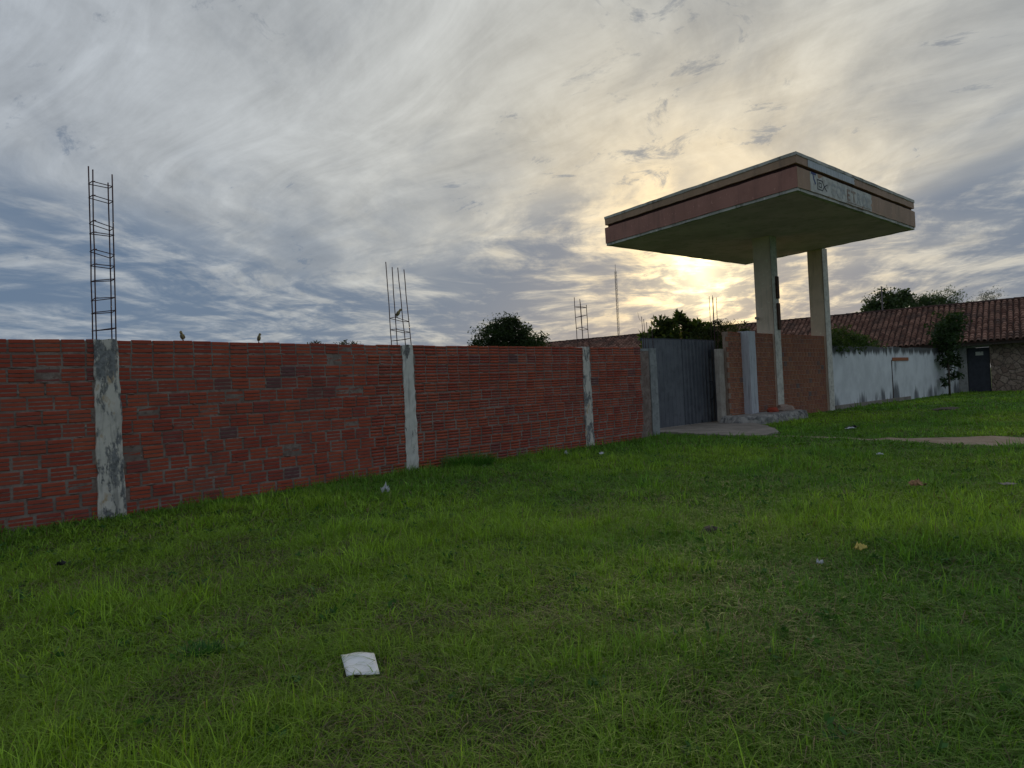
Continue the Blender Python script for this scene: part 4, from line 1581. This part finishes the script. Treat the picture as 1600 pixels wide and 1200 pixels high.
for v in [q for q in e['geom'] if isinstance(q, bmesh.types.BMVert)]:
    v.co.z -= .0015
tag(from_bm('paper_sheet', bm, 'paper', smooth=True), 'flat white paper sheet lying in the foreground grass', 'paper')
crumple('plastic_bag', (-1.8, 9.71), .11, .10, .15, 5, 'plastic_w', 'crumpled white plastic bag in the grass near the middle pillar', 'bag')
crumple('plastic_scrap', (0.98, 13.68), .06, .06, .09, 6, 'plastic_w', 'small white scrap near the wall, left of the third pillar foot', 'litter', .5)
crumple('plastic_scrap', (1.63, 13.48), .10, .08, .05, 7, 'plastic_w', 'small pale scrap in the grass just below the third pillar', 'litter', 1.2)
crumple('plastic_scrap', (5.85, 11.42), .08, .07, .04, 8, 'plastic_w', 'white scrap in the grass in front of the dirt path', 'litter', .2)
crumple('shoe_sole', (7.93, 16.75), .24, .10, .05, 9, 'plastic_w', 'white and flat discarded piece on grass right of the concrete apron', 'litter', .3)
crumple('dark_rag', (8.05, 16.98), .30, .14, .10, 10, 'black', 'black rag lying just behind the flat white piece', 'rag', .3)
crumple('plastic_scrap', (2.10, 5.0), .045, .04, .03, 11, 'plastic_w', 'tiny white scrap left of the yellow wrapper', 'litter', .9)
crumple('yellow_wrapper', (2.52, 5.27), .085, .06, .055, 12, 'yellow', 'small yellow snack wrapper in the right foreground grass', 'wrapper', .4)
crumple('tan_scrap', (4.5, 7.99), .14, .11, .11, 13, 'tan', 'crumpled orange-tan cardboard scrap in the grass at right', 'litter', .2)
crumple('flat_scrap', (5.4, 7.83), .17, .10, .02, 14, 'concrete', 'flat pale scrap lying in grass at the right edge', 'litter', .1)
crumple('black_scrap', (-3.93, 6.08), .06, .06, .05, 15, 'black', 'small black scrap in the grass at far left', 'litter', .1)
rock('soil_clod', (0.20, 0.13, 0.11), 17, 'soil', (1.73, 6.45, gzf(1.73, 6.45) + .03), 'dark brown soil clod in the middle of the lawn', 'soil clod', .3)
rock('soil_mound', (1.7, 0.8, 0.10), 18, 'soil', (14.5, 23.8, gzf(14.5, 23.8) + .03), 'low bare soil mound on the lawn before the white wall', 'mound', ANG)


# ------------------------------------------------------------------ grass
def blade_arrays(P, h, w, ddir, bend, col, seg, rs):
    N = len(P)
    side = np.stack([-np.sin(ddir), np.cos(ddir), np.zeros(N)], 1)
    tw = rs.uniform(-.9, .9, N)
    fw = np.stack([np.cos(ddir), np.sin(ddir), np.zeros(N)], 1)
    sd = side * np.cos(tw)[:, None] + fw * np.sin(tw)[:, None]
    rows = []
    for k in range(seg):
        t = k / seg
        c = P + fw * (h * bend * t * t)[:, None] + np.array([0, 0, 1.0]) * (h * (t - .45 * bend * t * t))[:, None]
        ww_ = (w * (1 - .55 * t) * .5)[:, None]
        rows += [c - sd * ww_, c + sd * ww_]
    tip = P + fw * (h * bend)[:, None] + np.array([0, 0, 1.0]) * (h * (1 - .45 * bend))[:, None]
    rows.append(tip)
    V = np.stack(rows, 1)
    nv = V.shape[1]
    b0 = (np.arange(N) * nv)[:, None]
    quads = [b0 + np.array([[2 * k, 2 * k + 1, 2 * k + 3, 2 * k + 2]]) for k in range(seg - 1)]
    tri = b0 + np.array([[2 * (seg - 1), 2 * (seg - 1) + 1, 2 * seg]])
    return V.reshape(-1, 3), (np.concatenate(quads) if quads else np.zeros((0, 4), int)), tri, np.repeat(col, nv, axis=0)


def path_mask(x, y):
    m = np.full(len(x), 9.0)
    pts = [W(*c) for c in PATH]
    for i in range(len(pts) - 1):
        a_, b_ = pts[i], pts[i + 1]
        ab = np.array([b_.x - a_.x, b_.y - a_.y])
        f = np.clip(((x - a_.x) * ab[0] + (y - a_.y) * ab[1]) / (ab @ ab), 0, 1)
        dd = np.hypot(x - a_.x - f * ab[0], y - a_.y - f * ab[1])
        w_ = (PATHW[i] * (1 - f) + PATHW[i + 1] * f) * .5
        m = np.minimum(m, dd / w_)
    return m


def in_poly(s, t, poly):
    c = np.zeros(len(s), bool)
    for (x0_, y0_), (x1_, y1_) in zip(poly, poly[1:] + poly[:1]):
        k = ((y0_ > t) != (y1_ > t)) & (s < (x1_ - x0_) * (t - y0_) / (y1_ - y0_ + 1e-9) + x0_)
        c ^= k
    return c


PAPER = [(-.89, 3.465), (-.70, 3.465), (-.78, 3.77), (-.985, 3.77)]
FRONT = ([-6, 0, 4.88, 9.82, 11.8, 12.7, 13.1, 17, 20.4, 25, 42.6, 60], [-.25, 0, -.30, -.30, -.20, -.58, -1.4, -.9, -.74, -.74, -.74, -.74])


def keep(x, y, rs):
    s = (x - ORG.x) * SD.x + (y - ORG.y) * SD.y
    t = (x - ORG.x) * TN.x + (y - ORG.y) * TN.y
    ok = t > np.interp(s, *FRONT) + .03
    ok &= ~in_poly(s, t, APRON)
    ok &= ~(in_poly(x, y, PAPER) & (rs.rand(len(x)) < .93))
    ok &= ~((s > 16.5) & (s < 20.5) & (t < .42))
    ok &= path_mask(x, y) > .88 + .35 * rs.rand(len(x))
    ok &= ((x - HO.x) * -.59 + (y - HO.y) * -.807) > -.75
    return ok, s, t


def fields(x, y, s, t):
    thin = fbm(x, y, .55, 31, 3) * .55 + fbm(x, y, 2.1, 41, 2) * .45           # low: worn patches
    worn = np.clip((.46 - thin) / .11, 0, 1) * np.clip((t - .8) / .8, 0, 1)
    worn = worn * np.clip(1.15 - (x + .6) / 3.2, .25, 1)
    lush = np.clip((fbm(x, y, .9, 51, 3) - .45) / .2, 0, 1)
    wallw = np.clip(1 - (t - np.interp(s, *FRONT)) / 1.1, 0, 1)
    warm = np.clip((fbm(x, y, .35, 71, 3) - .38) / .25, 0, 1) * (1 - wallw)
    return worn, lush, wallw, warm


G_DEEP = np.array([.112, .240, .030])
G_WARM = np.array([.215, .345, .034])


def sector(r0, r1, n, rs, amax=43):
    am = math.radians(amax)
    r = np.sqrt(rs.uniform(r0 * r0, r1 * r1, n))
    th = rs.uniform(-am, am, n)
    return r * np.sin(th), r * np.cos(th)


def scatter(r0, r1, dens, seg, hr, wr, seed):
    """turf in two layers: a low tangled mat and upright tufts that fan out of common roots"""
    rs = np.random.RandomState(seed)
    A = math.radians(43) * (r1 * r1 - r0 * r0)
    out = []
    # mat
    x, y = sector(r0, r1, int(A * dens * .42), rs)
    ok, s, t = keep(x, y, rs)
    x, y, s, t = x[ok], y[ok], s[ok], t[ok]
    worn, lush, wallw, warm = fields(x, y, s, t)
    N = len(x)
    h = rs.uniform(hr[0], hr[1], N) * rs.uniform(.7, 1.3, N)
    col = (G_DEEP * (1 - warm)[:, None] + G_WARM * warm[:, None]) * rs.uniform(.60, 1.10, N)[:, None]
    straw = rs.rand(N) < .05 + .34 * worn
    sc = np.where((rs.rand(N) < .5)[:, None], np.array([.23, .185, .10]), np.array([.12, .105, .06]))
    col = np.where(straw[:, None], sc * rs.uniform(.55, 1.3, N)[:, None], col)
    out.append((np.stack([x, y, gz(x, y) + rs.uniform(-.004, .012, N)], 1), h, rs.uniform(wr[0], wr[1], N), rs.uniform(0, 2 * np.pi, N), rs.uniform(.9, 1.95, N), col))
    # tufts
    per = 11
    cx, cy = sector(r0, r1, int(A * dens * .70 / per), rs)
    ok, s, t = keep(cx, cy, rs)
    worn, lush, wallw, warm = fields(cx, cy, s, t)
    ok &= rs.rand(len(cx)) > worn * .60
    cx, cy, worn, lush, wallw, warm = [q[ok] for q in (cx, cy, worn, lush, wallw, warm)]
    M_ = len(cx)
    big = np.clip(rs.lognormal(-.08, .48, M_), .4, 2.4)
    tone = rs.uniform(.75, 1.45, M_)
    yel = np.clip(warm + rs.normal(0, .22, M_), 0, 1.2)
    i = np.repeat(np.arange(M_), per)
    N = len(i)
    a_ = rs.uniform(0, 2 * np.pi, N)
    rad = rs.rayleigh(.022, N) * (1 + r0 / 12) * big[i]
    x, y = cx[i] + rad * np.cos(a_), cy[i] + rad * np.sin(a_)
    ok, s, t = keep(x, y, rs)
    h = rs.uniform(hr[0], hr[1], N) * (.62 + .45 * lush[i] + .25 * wallw[i]) * big[i] * (1 - .3 * worn[i])
    bend = np.clip(rs.normal(.6, .3, N), .08, 1.5)
    tall = rs.rand(N) < .05
    h = np.where(tall, h * 1.5, h)
    bend = np.where(tall, bend * .6, bend)
    col = (G_DEEP * (1 - yel[i])[:, None] + G_WARM * yel[i][:, None]) * (tone[i] * rs.uniform(.75, 1.3, N))[:, None]
    straw = rs.rand(N) < .04
    col = np.where(straw[:, None], np.array([.24, .19, .10]) * rs.uniform(.6, 1.2, N)[:, None], col)
    P = np.stack([x, y, gz(x, y) - .008], 1)
    out.append((P[ok], h[ok], rs.uniform(wr[0], wr[1], N)[ok], (a_ + rs.normal(0, .7, N))[ok], bend[ok], col[ok]))
    P, h, w, dd_, bend, col = [np.concatenate(q) for q in zip(*out)]
    return blade_arrays(P, h, w, dd_, bend, col, seg, rs)


VV, QQ, TT, CC = [], [], [], []
off = 0
for args in ((1.7, 4.2, 10500, 3, (.045, .115), (.0030, .0060), 1), (4.2, 8.0, 5000, 3, (.045, .115), (.0048, .0085), 2),
             (8.0, 14.0, 1700, 2, (.06, .12), (.009, .015), 3), (14.0, 26.0, 650, 2, (.05, .11), (.016, .026), 4), (26.0, 48.0, 170, 2, (.05, .11), (.03, .05), 5)):
    V, q, t_, c = scatter(*args)
    VV.append(V)
    QQ.append(q + off)
    TT.append(t_ + off)
    CC.append(c)
    off += len(V)
gr = finish('grass', mesh_np('grass', np.concatenate(VV), [np.concatenate(QQ), np.concatenate(TT)], np.concatenate(CC)), 'grass')
stuff(gr)
gr['label'] = 'short uneven green lawn with straw patches'


def tussock(label, s, t, n, rad, hr, seed, col, group=None):
    rs = np.random.RandomState(seed)
    a_ = rs.uniform(0, 2 * np.pi, n)
    r = rad * np.sqrt(rs.rand(n))
    c = W(s, t)
    x, y = c.x + r * np.cos(a_) * 1.5, c.y + r * np.sin(a_)
    P = np.stack([x, y, gz(x, y) - .01], 1)
    cl = np.array(col)[None] * rs.uniform(.6, 1.4, n)[:, None]
    V, q, tr, cc = blade_arrays(P, rs.uniform(hr[0], hr[1], n), rs.uniform(.006, .012, n), a_ + rs.normal(0, .5, n), np.clip(rs.normal(.55, .25, n), .1, 1.2), cl, 3, rs)
    V -= np.array([c.x, c.y, 0])
    o = finish('grass_tussock', mesh_np('grass_tussock', V, [q, tr], cc), 'grass', None, (c.x, c.y, 0))
    return tag(o, label, 'grass tussock', group)


tussock('tall dark grass tussock at the wall foot right of the middle pillar', 5.75, 0.22, 1000, .30, (.16, .38), 3, (.085, .220, .034))
tussock('small dark weed tuft left of the white paper sheet', -1.19, 6.03, 260, .06, (.06, .13), 5, (.050, .150, .035))


# broad-leaved weeds scattered through the lawn
rs = np.random.RandomState(77)
wx, wy = sector(1.9, 15, 1100, rs)
ok, s_, t_ = keep(wx, wy, rs)
wx, wy = wx[ok], wy[ok]
k = np.repeat(np.arange(len(wx)), 12)
sz = rs.uniform(.5, 1.2, len(wx))
rr_ = rs.rayleigh(.03, len(k)) * sz[k]
aa_ = rs.uniform(0, 2 * np.pi, len(k))
P = np.stack([wx[k] + rr_ * np.cos(aa_), wy[k] + rr_ * np.sin(aa_), np.zeros(len(k))], 1)
P[:, 2] = gz(P[:, 0], P[:, 1]) + rs.uniform(.01, .055, len(k))
base = np.where((rs.rand(len(wx)) < .5)[:, None], np.array([.060, .150, .035]), np.array([.120, .200, .045]))
V, F, C = leaves_mesh(P, .042, .55, base[k] * rs.uniform(.7, 1.3, len(k))[:, None], 78, .35)
o = stuff(finish('weeds', mesh_np('weeds', V, [F], C), 'grass'))
o['label'] = 'small broad-leaved weeds growing through the lawn'
